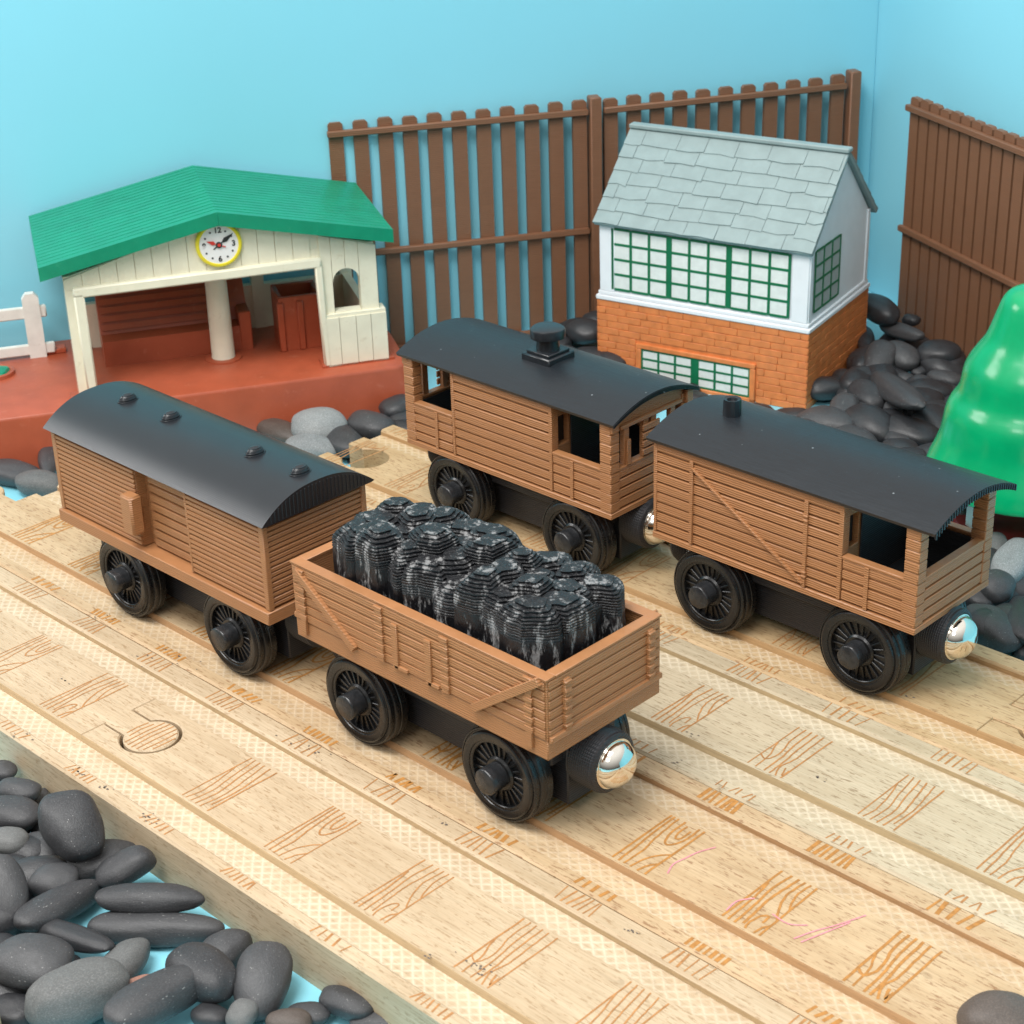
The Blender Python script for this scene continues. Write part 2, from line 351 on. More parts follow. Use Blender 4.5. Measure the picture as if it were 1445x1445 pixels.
def track(name, label, y0, x0, x1, wk, left=None, right=None, bold=False, ties=True, skip=(), scuffs=(), crayon=()):
    L = x1-x0
    t = thing('wooden_track', label, 'toy track', (x0, y0+S/2, ZB), 0, 'wooden track pieces laid side by side')
    H = -ZB; mats = WM[wk]; yc = -S/2
    def prof(ya, yb, zt):                                    # one plank cross-section with eased top edges
        c = .05
        return [(ya, 0), (yb, 0), (yb, zt-c), (yb-c, zt), (ya+c, zt), (ya, zt-c)]
    b = MB(); g1, g2, g3, g4 = .36, 1.0, 2.9, 3.53
    for ya, yb in ((.012, g1), (g4, S-.012)): b.prism([(p+yc, z) for p, z in prof(ya, yb, H)], 0, L, 'yz')
    for ya, yb in ((g1+.002, g2-.002), (g3+.002, g4-.002)): b.box(0, L, ya+yc, yb+yc, 0, H-.155, .004, 1)
    # centre strip with dog-bone peg or socket at either end
    r, nk, off = .57, .33, 1.12
    a = math.asin(nk/r)
    ys, ye = g2+yc, g3+yc; cy = (ys+ye)/2
    pts = [(0, ys)]
    pts.append((L, ys))
    rr = r+.075; ar = math.asin((nk+.05)/rr)
    if right == 'peg': pts += [(L, cy-nk)]+circ(L+off, cy, r, -PI+a, PI-a)+[(L, cy+nk)]
    if right == 'socket': pts += [(L, cy-nk-.05)]+circ(L-off, cy, rr, -ar, -2*PI+ar)+[(L, cy+nk+.05)]
    pts += [(L, ye), (0, ye)]
    if left == 'peg': pts += [(0, cy+nk)]+circ(-off, cy, r, a, 2*PI-a)+[(0, cy-nk)]
    if left == 'socket': pts += [(0, cy+nk+.05)]+circ(off, cy, rr, PI-ar, -PI+ar)+[(0, cy-nk-.05)]
    n = len(pts); c = .03
    vs = []; fs = []
    import mathutils.geometry as mg
    def inset(k):
        out = []
        for i in range(n):
            p0, p1, p2 = Vector(pts[i-1]), Vector(pts[i]), Vector(pts[(i+1) % n])
            d1 = (p1-p0); d2 = (p2-p1)
            d1 = d1.normalized() if d1.length > 1e-9 else Vector((1, 0)); d2 = d2.normalized() if d2.length > 1e-9 else d1
            nn = (Vector((-d1.y, d1.x))+Vector((-d2.y, d2.x)))
            nn = nn.normalized() if nn.length > 1e-6 else Vector((0, 1))
            out.append(p1+nn*k)
        return out
    for zz, k in ((0, 0), (H-c, 0), (H, c)):
        q = inset(k) if k else [Vector(p) for p in pts]; vs += [(p.x, p.y, zz) for p in q]
    for j in range(2):
        for i in range(n): fs.append((j*n+i, j*n+(i+1) % n, (j+1)*n+(i+1) % n, (j+1)*n+i))
    b.add(vs, fs)
    tris = mg.tessellate_polygon([[Vector((p[0], p[1], 0)) for p in vs[2*n:]]])
    b.add(vs[2*n:], [tuple(q) for q in tris])
    # milled side walls of the grooves get wood darkened for milling burn and painted shade: find vertical faces beside the grooves
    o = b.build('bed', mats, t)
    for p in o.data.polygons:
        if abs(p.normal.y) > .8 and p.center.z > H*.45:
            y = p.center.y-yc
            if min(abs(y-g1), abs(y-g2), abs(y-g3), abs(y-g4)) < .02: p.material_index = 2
    if ties:
        w = .034 if not bold else .05; z = H+.004
        rnd = random.Random(name); k0 = math.floor((x0-2.92)/2.52); 
        for k in range(k0, k0+40):
            xs = 2.92+2.52*k+rnd.uniform(-.04, .04)-x0
            if xs < .3 or xs+.8 > L-.3: continue
            kk = k % 4; pr = MB()
            inside = lambda X, Y: not ((left == 'socket' and math.hypot(X-off, Y-cy) < rr+.03) or (right == 'socket' and math.hypot(X-L+off, Y-cy) < rr+.03))
            if k not in skip:
                for ln in TIES[(kk+{'a': 0, 'b': 2, 'c': 0, 'd': 1}.get(name[-1], 0)) % 4]:
                    pp = [(xs+.8*v+rnd.uniform(-.006, .006), ys+.09+(ye-ys-.18)*u) for u, v in smooth_line(ln)]
                    pp = [q for q in pp if inside(*q)]
                    if len(pp) > 1: pr.strip(pp, w*rnd.uniform(.85, 1.2), z+rnd.uniform(0, .0015))
            for ya, yb in ((.07, g1-.06), (g4+.06, S-.07)):          # end grain ticks on the outer ledges
                q = rnd.randint(5, 7); xx = xs
                for i in range(q):
                    xx = xs+.8*i/(q-1); sl = rnd.choice((0, 0, .04, -.05, .09))
                    pr.strip([(xx, ya+yc), (xx+sl, yb+yc)], w*rnd.uniform(.8, 1.5)*(1.25 if bold else 1), z)
            pr.build('printed_tie', M['tieprint_bold' if bold else 'tieprint'], t, flat=True)
    if right == 'peg' and ties:                                   # the pattern runs on across the round peg
        pg = MB(); rnd = random.Random(4)
        for i in range(8):
            dx = -.46+i*.13; hh = math.sqrt(max(.01, (r-.04)**2-dx*dx))
            if dx < -.3: hh = min(hh, .3)
            pg.strip([(L+off+dx, cy-hh), (L+off+dx+rnd.uniform(-.03, .03), cy), (L+off+dx+.02, cy+hh)], w, H+.0045)
        pg.build('printed_tie', M['tieprint_bold' if bold else 'tieprint'], t, flat=True)
    if scuffs:
        sc = MB(); rnd = random.Random(5)
        for (sx, sy, sr, nn) in scuffs:
            for i in range(nn):
                px, py = sx-x0+rnd.gauss(0, sr), sy-y0+yc+rnd.gauss(0, sr*.35); e = rnd.uniform(.01, .035)
                sc.add([(px+e*rnd.uniform(.6, 1.6)*math.cos(q), py+e*rnd.uniform(.3, 1)*math.sin(q), H+.0075) for q in [2*PI*j/7 for j in range(7)]], [tuple(range(7))])
        tag(sc.build('ink_scuffs', M['scuff'], t, flat=True), 'small black scuff marks')
    if crayon:
        for ln in crayon:
            sc = MB(); sc.strip([(px-x0, py-y0+yc) for px, py in smooth_line(ln, 5)], .03, H+.009); tag(sc.build('crayon_mark', M['crayon'], t, flat=True), 'faint pink crayon line')
    return t
XJ = -2.95
track('a', 'pale beech track at the front left, its round peg locked into the next piece', 0, -17.35, XJ, 'pale', right='peg', scuffs=[(-3.6, .15, .3, 6), (-5, 2, .1, 4), (-4.2, 3.8, .5, 8)])
track('a', 'pale beech track along the near edge, its socket holding a round peg', 0, XJ, 18.65, 'pale', left='socket', skip=(-2,), scuffs=[(-.9, .2, .12, 8), (.6, .2, .15, 14), (1.0, 3.75, .4, 16), (-1.8, .18, .1, 6), (8.3, 1.35, .2, 16), (9.6, 3.8, .1, 6), (4.9, 3.85, .08, 6), (7.4, 1.0, .1, 5)])
cr = []
def c_at(*q): return [tuple(hit(x, y, 0)[:2]) for x, y in q]
cr += [c_at((942, 1233), (950, 1220), (966, 1212), (985, 1203), (1010, 1196)), c_at((1120, 1325), (1150, 1314), (1180, 1306), (1222, 1292)), c_at((1090, 1290), (1112, 1304), (1140, 1306)), c_at((1025, 1285), (1040, 1272), (1065, 1268)), c_at((1130, 1330), (1160, 1318), (1200, 1302))]
track('b', 'warm beech track under the van and the coal wagon, marked with pink crayon', S, -13.9, 21.5, 'warm', left='peg', bold=True, crayon=cr, scuffs=[(-6.6, 4.2, .3, 6), (-3.8, 4.25, .4, 6)])
track('c', 'empty ashen beech track between the two trains', 2*S, -13.9, 20, 'ash', left='peg', scuffs=[(4.9, 8.4, .1, 3), (9.3, 9.7, .1, 6), (6.5, 9.3, .1, 5), (7.0, 8.3, .15, 4)])
track('d', 'honey beech track under the two brake vans, with an open socket at its far end', 3*S, -10, 10.65, 'honey', left='socket', right='peg', scuffs=[(9.0, 13.4, .1, 4)])
track('d', 'honey beech track piece at the right edge, joined onto the brake van track', 3*S, 10.65, 18, 'honey', left='socket', bold=True)
tf = thing('wooden_track', 'beech track piece just showing in the bottom left corner', 'toy track', (-10, -6.62, ZB), 0, 'wooden track pieces laid side by side')
b = MB(); b.prism([(-S/2, 0), (S/2, 0), (S/2, .95), (S/2-.05, 1.0), (-S/2, 1.0)], 0, 12.9, 'yz'); b.build('bed', WM['honey'][0], tf)

# ------------------------------------------------------------------ rolling stock
def wheel_mb():
    w = MB()
    prof = [(.30, -.92), (.955, -.86), (.985, -.90), (.985, -1.04), (.972, -1.055), (.972, -1.075), (.985, -1.09), (.985, -1.17), (.968, -1.20), (.945, -1.21), (.945, -1.24), (.955, -1.255), (.955, -1.31), (.94, -1.335), (.915, -1.34), (.905, -1.325), (.885, -1.325), (.875, -1.345), (.865, -1.375), (.84, -1.39), (.73, -1.39), (.71, -1.38), (.70, -1.36), (.66, -1.355), (.645, -1.34), (.64, -1.23), (.26, -1.23)]
    w.lathe([(r, y) for r, y in prof], 'y', n=56)
    for k in range(22):
        a = 2*PI*k/22+.05
        Mx = Matrix.Rotation(a, 4, 'Y')
        w.box(.27, .66, -1.275, -1.22, -.018-.006*(k % 2), .02+.006*(k % 3 == 0), .008, 0, Mx)
    w.lathe([(.36, -1.225), (.35, -1.29), (.31, -1.325), (.2, -1.33)], 'y', n=36)
    return w
def hub_mb():
    h = MB(); f = lambda a, y: 1+.03*math.sin(3*a+1)+.02*math.sin(7*a)
    h.lathe([(.255, -1.30), (.262, -1.66), (.25, -1.69), (.235, -1.70), (.001, -1.705)], 'y', n=28, fn=f); return h
_wm = {}
def wheels(root, axles):
    for ax in axles:
        for rz in (0, PI):
            if 'w' not in _wm:
                w = wheel_mb().build('wheel', M['wheel'], root, (ax, 0, .87), 30); h = hub_mb().build('axle_cap', M['hub'], w)
                _wm['w'] = (w, h)
            else:
                w = _wm['w'][0].copy(); h = _wm['w'][1].copy(); C.objects.link(w); C.objects.link(h); w.parent = root; h.parent = w
                w.location = (ax, 0, .87)
            w.rotation_euler = (0, random.uniform(0, 6), rz); w.scale = (1.03, 1, 1.03)
def chassis(root, x0, x1, ztop, ax):
    b = MB()
    b.box(x0+.3, x1-.42, -.60, .60, .30, ztop, .03)
    b.box(x0+.55, x1-.55, -.9, .9, 1.25, ztop-.004, .03)
    for a in ax: b.lathe([(.16, -.95), (.16, .95)], 'y', (a, 0, .83), 16)
    ch = b.build('chassis', M['chassis'], root)
    for sx, xe in ((1, x1), (-1, x0)):
        c = MB()
        pr = [(.2, -.5), (.60, -.45)]
        for i in range(12): pr += [(.625, -.43+.05*i), (.605, -.405+.05*i)]
        pr += [(.60, .19), (.54, .22), (.1, .22)]
        c.lathe(pr, 'x', (xe-.02*sx, 0, 1.22), 44, sign=sx)
        co = c.build('coupler', M['chassis'], root, ang=25)
        d = MB(); pr = [(.50, .205), (.505, .225), (.50, .24), (.475, .245)]+[(.465*math.cos(a), .245+.36*math.sin(a)) for a in [PI/2*i/10 for i in range(10)]]+[(.002, .605)]
        d.lathe(pr, 'x', (xe-.02*sx, 0, 1.22), 48, sign=sx); d.build('magnet', M['chrome'], co, ang=50)
def planks(b, x0, x1, z0, z1, n, y, sgn, gap=.035, th=.06, m=0):
    """horizontal boards proud of the plane y, on the side sgn"""
    h = (z1-z0)/n
    for i in range(n):
        b.box(x0, x1, min(y, y+sgn*th), max(y, y+sgn*th), z0+i*h+gap*.5, z0+(i+1)*h-gap*.5, .012, m)
def planks_x(b, y0, y1, z0, z1, n, x, sgn, gap=.035, th=.06, m=0):
    h = (z1-z0)/n
    for i in range(n): b.box(min(x, x+sgn*th), max(x, x+sgn*th), y0, y1, z0+i*h+gap*.5, z0+(i+1)*h-gap*.5, .012, m)

# --- box van (local origin: left end, track centre, rail top)
van = thing('box_van', 'brown boxy goods van with rounded black roof and a half open sliding door', 'toy train car', (-8.95, 1.5*S+.02, 0), 0, 'toy train cars')
L = 7.75; w = 1.40
b = MB(); b.box(-.02, L+.02, -w-.1, w+.1, 1.62, 1.92, .02); b.build('base_frame', M['brown'], van)
b = MB(); zt = 3.95
b.box(.08, L-.08, -w+.3, w-.3, 1.93, zt, .01)                                  # inner core
b.box(.08, 3.2, -w+.05, -w+.32, 1.93, zt, .01); b.box(5.08, L-.08, -w+.05, -w+.32, 1.93, zt, .01); b.box(.08, L-.08, w-.32, w-.05, 1.93, zt, .01)
planks(b, .16, 3.2, 1.96, zt, 17, -w+.055, -1, .03); planks(b, 5.08, L-.16, 1.96, zt, 17, -w+.055, -1, .03); planks(b, .16, L-.16, 1.96, zt, 17, w-.055, 1, .03)
for xx, sg in ((.085, -1), (L-.085, 1)): planks_x(b, -w+.1, w-.1, 1.96, zt, 17, xx, sg, .03)
for xx in (.0, L-.16):
    for yy in (-w-.02, w-.12): b.box(xx, xx+.16, yy, yy+.14, 1.93, zt, .02)
b.box(5.05, 5.12, -w-.012, -w+.03, 1.94, zt, .01)
b.build('body', M['brown'], van)
b = MB(); planks(b, 3.42, 5.1, 1.95, zt, 9, -w+.285, -1, .05, .07); b.build('sliding_door', M['brown'], van)
b = MB(); b.box(3.0, 3.42, -w-.31, -w+.02, 2.36, 3.3, .05); b.build('door_handle', M['brown'], van)
RT = arc(-w-.14, w+.14, 3.97, 4.53, 34, 2.4)
b = MB(); outer = RT; b.prism(outer+[(w+.05, 3.952), (-w-.05, 3.952)], -.1, L+.16, 'yz')
for i in range(26):                                                             # ribbed fill of the open roof end
    yy = -w+.12+i*(2*w-.24)/25; zz = 3.97+.50*(1-abs(yy/(w+.14))**2.4)
    if zz > 4.05: b.box(L+.14, L+.175, yy-.018, yy+.018, 3.98, zz, .006)
roof = b.build('roof', M['roof_print'], van, ang=30)
for xv in (1.2, 2.85, 5.85, 7.45-.02):
    v = MB(); xv2 = min(xv, 7.35)
    vs = []; fs = []; n = 9; nn = 14
    prof = [(.2, 0), (.19, .05), (.17, .1), (.13, .14), (.07, .165), (.002, .17)]
    v.lathe([(r, h) for r, h in prof], 'z', (0, 0, 0), 20)
    for q in range(4): v.lathe([(.225-.03*q, .005+.04*q), (.232-.03*q, .02+.04*q), (.225-.03*q, .03+.04*q)], 'z', (0, 0, 0), 20)
    o = v.build('roof_vent', M['roof_print'], roof, (xv2, 0, 4.515)); o.scale = (.8, 1.15, 1.05)
for o in van.children: o.location.y += .1
chassis(van, 0, L, 1.63, ()); wheels(van, (8.95-6.63, 8.95-2.66))

# --- open wagon with coal
wag = thing('coal_wagon', 'open brown plank wagon filled with black coal, nearest of the four cars', 'toy train car', (0, 1.5*S, 0), 0, 'toy train cars')
L = 6.98; w = 1.555; zr = 3.66
b = MB()
b.box(0, L, -w, w, 1.95, 2.36, .02)
for sg in (-1, 1):
    b.box(.0, L, min(sg*w*.995, sg*(w-.2)), max(sg*w*.995, sg*(w-.2)), 2.36, zr-.03, .004)
    planks(b, .04, L-.04, 2.38, zr-.06, 6, sg*(w-.02), sg, .03, .045)
    b.box(-.02, L+.02, min(sg*(w+.03), sg*(w-.22)), max(sg*(w+.03), sg*(w-.22)), zr-.06, zr, .02)
for xx, sg in ((.0, -1), (L, 1)):
    b.box(min(xx, xx-sg*.2), max(xx, xx-sg*.2), -w+.2, w-.2, 2.36, zr-.03, .004)
    planks_x(b, -w+.04, w-.04, 2.38, zr-.06, 6, xx-sg*.02, sg, .03, .045)
    b.box(min(xx+sg*.03, xx-sg*.22), max(xx+sg*.03, xx-sg*.22), -w+.22, w-.22, zr-.062, zr-.002, .02)
    b.box(min(xx, xx+sg*.09), max(xx, xx+sg*.09), -w+.02, w-.02, 2.33, 2.45, .02)
b.box(.2, L-.2, -w+.2, w-.2, 2.36, 2.42, .004)
b.build('body', M['brown'], wag)
for sg in (-1, 1):
    b = MB(); y = sg*(w+.035)
    bt = lambda x, z0, z1, ww=.13, dy=0: b.box(x-ww/2, x+ww/2, y-.035, y+.035+dy, z0, z1, .012)
    for x in (2.62, 4.42): bt(x, 2.38, 3.56, .2)
    for x in (.31, 6.57): bt(x, 2.1, 3.45, .16)
    bt(3.05, 2.38, 3.34, .17); bt(3.2, 2.36, 2.45, .36); bt(3.97, 2.36, 3.34, .17); bt(4.1, 2.36, 2.45, .3)
    for x in (2.62, 4.42, .31, 6.57):
        for k in range(6): b.box(x-.11, x+.11, y-.045, y+.045, 2.45+k*.205, 2.55+k*.205, .01)
    b.build('side_bracing', M['brown'], wag)
    for pa, pb in (((.2, y, 3.52), (1.86, y, 2.34)), ((5.16, y, 2.36), (6.86, y, 3.6))):
        b = MB(); b.bar(pa, pb, .17, .15, (0, -sg, 0)); b.build('diagonal_brace', M['brown'], wag)
for xx, sg in ((0, -1), (L, 1)):
    x = xx+sg*.04
    for yy in (-1.08, 1.22):
        b = MB()
        b.box(x-.04, x+.045, yy-.08, yy+.08, 2.42, 3.5, .015)
        for k in range(6): b.box(x-.05, x+.075, yy-.09, yy+.09, 2.5+k*.18, 2.58+k*.18, .02)
        b.build('end_strap', M['brown'], wag)
chassis(wag, 0, L, 1.96, ()); wheels(wag, (1.48, 5.45))
# the load lies loose in the wagon
rnd = random.Random(11)
b = MB(); NX, NY = 8, 4
b.box(.1, 5.6, -.98, .98, 2.44, 4.2, .15)
for i in range(NX):
    for j in range(NY):
        cx = .38+i*.69+rnd.uniform(-.10, .10)+(.14 if j % 2 else -.08); cy = -.72+j*.48+rnd.uniform(-.08, .08)
        cx = min(max(cx, .4), 5.32)
        Rm = rnd.uniform(.40, .54); zt = 4.72+rnd.uniform(-.22, .12)-(.10 if j in (0, 3) else 0)
        if i in (3, 4) and j < 2: zt -= .14
        if rnd.random() < .2: zt -= .2
        a1, a2, a3 = (rnd.uniform(0, 6.28) for _ in range(3)); k1 = rnd.uniform(.06, .16); ns = rnd.choice((4, 5, 5, 6))
        def fn(a, h, a1=a1, a2=a2, k1=k1, ns=ns):
            p_ = 2*PI/ns; q_ = ((a+a1) % p_)-p_/2
            return (.12+.88*math.cos(p_/2)/math.cos(q_))*1.17*(1+k1*math.cos(2*a+a2)+.03*math.sin(4*a+2.5*h+a2)+.025*math.sin(9*a+a1+.6*h))
        prof = []; lay = .055; capn = int(rnd.uniform(.34, .58)/lay); rt0 = rnd.uniform(.05, .12); pw = rnd.uniform(1.5, 3.4)
        tot = int((zt-2.45)/lay); tap = rnd.uniform(.0, .12)
        for q in range(tot):
            z = 2.45+q*lay; up_ = tot-q
            s_ = 1.0 if up_ > capn else rt0/Rm+(1-rt0/Rm)*max(0, 1-((capn-up_)/capn)**pw)**.8
            r0 = Rm*s_*(1+tap*(1-q/tot)); am = 0 if up_ > capn+3 else .008; jt = 0 if up_ > capn+3 else 1
            prof += [(r0-am*1.3+rnd.uniform(-.003, .003)*jt, z), (r0+am+rnd.uniform(-.005, .005)*jt, z+lay*.3), (r0+am*.8, z+lay*.7)]
        b.lathe(prof, 'z', (cx, cy, 0), 36, fn=fn)
o = b.build('coal_load', M['coal'], None, (.82, 1.5*S, 0), ang=25)
o.location = (.82, 1.5*S, 0)
tag(o, 'knobbly black coal load with scraped white edges heaped in the open wagon', 'coal load')

# --- brake vans
def brake(root, w, kind):
    L = 6.82; zs = 2.98; zt = 4.13; z0 = 1.78
    b = MB(); b.box(-.02, L+.02, -w-.02, w+.02, z0, 1.93, .018); b.box(.05, L-.05, -w+.1, w-.1, 1.93, 2.0, .004)
    b.build('base_frame', M['brown'], root)
    bd = MB()
    if kind == 'twin': cab0, cab1 = 1.66, 5.0
    else: cab0, cab1 = .0, 5.02
    npk = 9
    # cabin
    bd.box(cab0+.08, cab1-.22, -w+.08, w-.08, 1.95, zt-.01, .004)
    for sg in (-1, 1):
        planks(bd, cab0+.06, cab1-.04, 1.95, zt, npk, sg*(w-.075), sg, .045, .07)
        bd.box(cab1-.11, cab1, min(sg*w, sg*(w-.24)), max(sg*w, sg*(w-.24)), 1.95, zt, .015)
        bd.box(cab0, cab0+.1, min(sg*(w+.012), sg*(w-.24)), max(sg*(w+.012), sg*(w-.24)), 1.95, zt, .015)
    # window wall inside the porch
    def porch_wall(x, sg):
        for y0, y1, za, zb in ((-w+.08, w-.08, 1.96, 3.04), (-w+.08, w-.08, 3.76, zt-.02), (-w+.08, -w+.22, 3.04, 3.76), (-w+.62, w-.62, 3.04, 3.76), (w-.22, w-.08, 3.04, 3.76)):
            bd.box(min(x, x+sg*.16), max(x, x+sg*.16), y0, y1, za, zb, .01)
    porch_wall(cab1-.2, 1)
    if kind == 'twin': porch_wall(cab0+.2, -1)
    else: planks_x(bd, -w+.1, w-.1, 1.95, zt, npk, .06, -1, .045, .07)
    cb = bd.build('cabin', M['brown'], root)
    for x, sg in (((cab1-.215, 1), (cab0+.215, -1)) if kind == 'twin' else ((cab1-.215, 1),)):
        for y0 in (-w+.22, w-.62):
            g = MB(); g.box(min(x, x+sg*.03), max(x, x+sg*.03), y0+.004, y0+.396, 3.044, 3.756, .003); g.build('window', M['recess'], cb)  # dark panel in the opening, painted as the unlit cabin inside
    for x, sgx in (((L, 1), (0, -1)) if kind == 'twin' else ((L, 1),)):
        b = MB()
        xa, xb = (cab1, L) if sgx > 0 else (0, cab0)
        for sg in (-1, 1):
            yo = sg*w; yi = sg*(w-.16)
            b.box(xa+.01, xb-.01, min(sg*(w-.06), yi), max(sg*(w-.06), yi), 1.94, zs-.02, .01)
            planks(b, xa+.02, xb-.3*(sgx > 0)-.02, 1.96, zs-.06, 4, sg*(w-.075), sg, .05, .07)
            b.box(xa+.005, xb-.005, min(sg*(w+.005), sg*(w-.2)), max(sg*(w+.005), sg*(w-.2)), zs-.075, zs, .012)
            xm = (xa+.62 if sgx > 0 else xb-.56)
            b.box(xm-.05, xm+.05, min(sg*w, sg*(w+.025)), max(sg*w, sg*(w+.025)), 1.95, zs-.06, .012)
        xe = x; xi = x-sgx*.16
        b.box(min(xe-sgx*.06, xi), max(xe-sgx*.06, xi), -w+.16, w-.16, 1.94, zs-.02, .01)
        planks_x(b, -w+.3, w-.3, 1.96, zs-.03, 4, xe-sgx*.075, sgx, .05, .07)
        b.box(min(xe, xi-sgx*.04), max(xe, xi-sgx*.04), -w+.2, w-.2, zs-.072, zs+.003, .012)
        b.build('porch_railing', M['brown'], root)
        b = MB(); fa, fb = (cab1+.01, L-.24) if sgx > 0 else (.24, cab0-.01)
        b.box(fa, fb, -w+.22, w-.22, 2.003, 2.04, .004)
        for sg in (-1, 1): b.box(fa, fb, min(sg*(w-.205), sg*(w-.235)), max(sg*(w-.205), sg*(w-.235)), 2.0, zs-.09, .004)
        xl = x-sgx*.235; b.box(min(xl, xl+sgx*.03), max(xl, xl+sgx*.03), -w+.24, w-.24, 2.045, zs-.09, .004)
        xl = cab1-.02 if sgx > 0 else cab0+.02
        b.box(min(xl, xl+sgx*.035), max(xl, xl+sgx*.035), -w+.66, w-.25, 2.045, 4.1, .004)
        b.build('porch_dark_sheets', M['black_print'], root)  # near-black sheets over porch floor, inner railings and cabin wall
    for x, sgx in (((L, 1), (0, -1)) if kind == 'twin' else ((L, 1),)):
        for sg in (-1, 1):
            p = MB(); y0, y1 = (sg*(w+.012), sg*(w-.3)); x0, x1 = (x+sgx*.012, x-sgx*.33)
            n = 9; h = (zt-1.94)/n
            for i in range(n): p.box(min(x0, x1), max(x0, x1), min(y0, y1), max(y0, y1), 1.94+i*h, 1.94+(i+1)*h-.008, .018)
            p.build('post', M['brown'], root)
    if kind == 'twin':
        for x, sgx in ((L, 1), (0, -1)):
            e = MB()
            x0, x1 = x-sgx*.02, x-sgx*.16
            RTi = arc(-w-.04, w+.04, 4.13, 4.46, 20, 2.0)
            e.prism(RTi+[(w-.01, 3.9), (-w+.01, 3.9)], min(x0, x1), max(x0, x1), 'yz')
            for yy in (-w+.58, -.14, .14, w-.58): e.box(min(x0, x1), max(x0, x1), yy-.09, yy+.09, zs, 3.92, .015)
            for yy in (-w+.58, w-.58): e.box(min(x0, x0+sgx*.05), max(x0, x0+sgx*.05), yy-.03, yy+.1, zs, 3.6, .015)
            for k in range(4): e.box(min(x0-sgx*.01, x0+sgx*.05), max(x0-sgx*.01, x0+sgx*.05), -.3, .3, 3.02+k*.2, 3.18+k*.2, .02)
            e.box(min(x0, x0+sgx*.06), max(x0, x0+sgx*.06), -w+.32, w-.32, 3.92, 4.02, .012)
            e.build('end_window_frame', M['brown'], root)
            e = MB(); e.box(min(x, x+sgx*.1), max(x, x+sgx*.1), w-.22, w+.02, 3.86, 4.2, .03); e.build('lamp_bracket', M['brown'], root)
            e = MB(); e.box(min(x, x+sgx*.06), max(x, x+sgx*.06), -w, -w+.16, 3.92, 4.1, .02); e.build('lamp_bracket', M['brown'], root)
    RT = arc(-w-.12, w+.12, 4.215, 4.59, 26, 2.0); RI = arc(-w-.08, w+.08, 4.135, 4.47, 26, 2.0)
    b = MB(); xe = .18 if kind == 'twin' else .38
    b.prism(RT+RI[::-1], -.12, L+xe, 'yz', 0)
    if kind == 'twin':
        for k in range(3):
            R2 = arc(-w-.115, w+.115, 4.15+.025*k, 4.49+.04*k, 26, 2.0); R3 = arc(-w-.1, w+.1, 4.142+.025*k, 4.472+.04*k, 26, 2.0); b.prism(R2+R3[::-1], L+xe, L+xe+.02, 'yz')
    else:
        for i in range(34):
            y = -w-.08+i*(2*w+.16)/33; z = 4.20+.37*(1-abs(y/(w+.12))**2); b.box(L+xe-.02, L+xe+.02, y-.02, y+.02, z-.13, z+.005, .006)
    return b.build('roof', M['roof'], root, ang=30)
bl = thing('brake_van', 'brown brake van with open porches at both ends and a wide capped chimney', 'toy train car', (-5.68, 3.5*S+.06, 0), 0, 'toy train cars')
roof = brake(bl, 1.40, 'twin')
b = MB(); b.box(-.46, .46, -.46, .46, -.22, .06, .03); b.box(-.37, .37, -.37, .37, .06, .13, .04)
b.lathe([(.29, .1), (.27, .3), (.27, .42), (.41, .44), (.42, .62), (.40, .66), (.36, .67)], 'z', n=32, fn=lambda a, h: 1+(.05*math.sin(3*a+.6) if h > .43 else .02*math.sin(9*a)))
b.build('chimney', M['roof_print'], roof, (3.62, 0, 4.66))
chassis(bl, 0, 6.82, 1.79, ()); wheels(bl, (1.56, 5.53))
brv = thing('brake_van', 'brown brake van with one open porch, diagonal brace and thin stovepipe chimney', 'toy train car', (2.40, 3.5*S+.06, 0), 0, 'toy train cars')
roof = brake(brv, 1.40, 'single')
b = MB(); b.lathe([(.205, -.1), (.2, .3), (.19, .38), (.12, .36), (.1, .3)], 'z', n=20, fn=lambda a, h: 1+.04*math.sin(8*a)); b.build('chimney', M['roof_print'], roof, (1.06, 0, 4.58))
for sg in (-1, 1):
    b = MB()
    y = sg*(1.40+.01)
    for x in (1.08, 4.11): b.box(x-.05, x+.05, y-.03, y+.03, 1.95, 3.95, .012)
    for z in (2.2, 2.3, 3.5, 3.6): b.box(4.05, 4.17, y-.05, y+.05, z-.035, z+.035, .02)
    b.bar((1.1, y, 3.8), (4.1, y, 2.02), .06, .1, (0, -sg, 0))
    b.build('side_bracing', M['brown'], brv)
chassis(brv, 0, 6.82, 1.79, ()); wheels(brv, (1.52, 5.49))

# ------------------------------------------------------------------ signal box
sb = thing('signal_box', 'toy signal box with orange brick base, white upper storey and pale slate roof', 'building', (-3.19, 26.6, ZB), R(12.6))
W_, Dp = 7.12, 4.75
rnd = random.Random(3)
b = MB(); b.box(-W_+.05, -.05, .05, Dp-.05, 0, 2.47, .01)
LW0, LW1, LZ0, LZ1 = -5.55, -1.85, .12, 1.08
def bricks(fn, length, skip=None):
    rows = 11; h = 2.47/rows
    for r_ in range(rows):
        x = -.38 if r_ % 2 else 0
        while x < length-.02:
            l_ = .74+rnd.uniform(-.08, .08); x1 = min(length, x+l_); x0 = max(0, x)
            if length-x1 < .2: x1 = length
            z0, z1 = r_*h+.003+rnd.uniform(0, .008), (r_+1)*h-.004-rnd.uniform(0, .008)
            segs = [(x0, x1)]
            if skip and z1 > skip[2] and z0 < skip[3]:
                segs = [(a, bb) for a, bb in ((x0, min(x1, skip[0])), (max(x0, skip[1]), x1)) if bb-a > .08]
            for a, bb in segs: fn(a+.004, bb-.004, z0, z1, rnd.uniform(.022, .036))
            x = x1
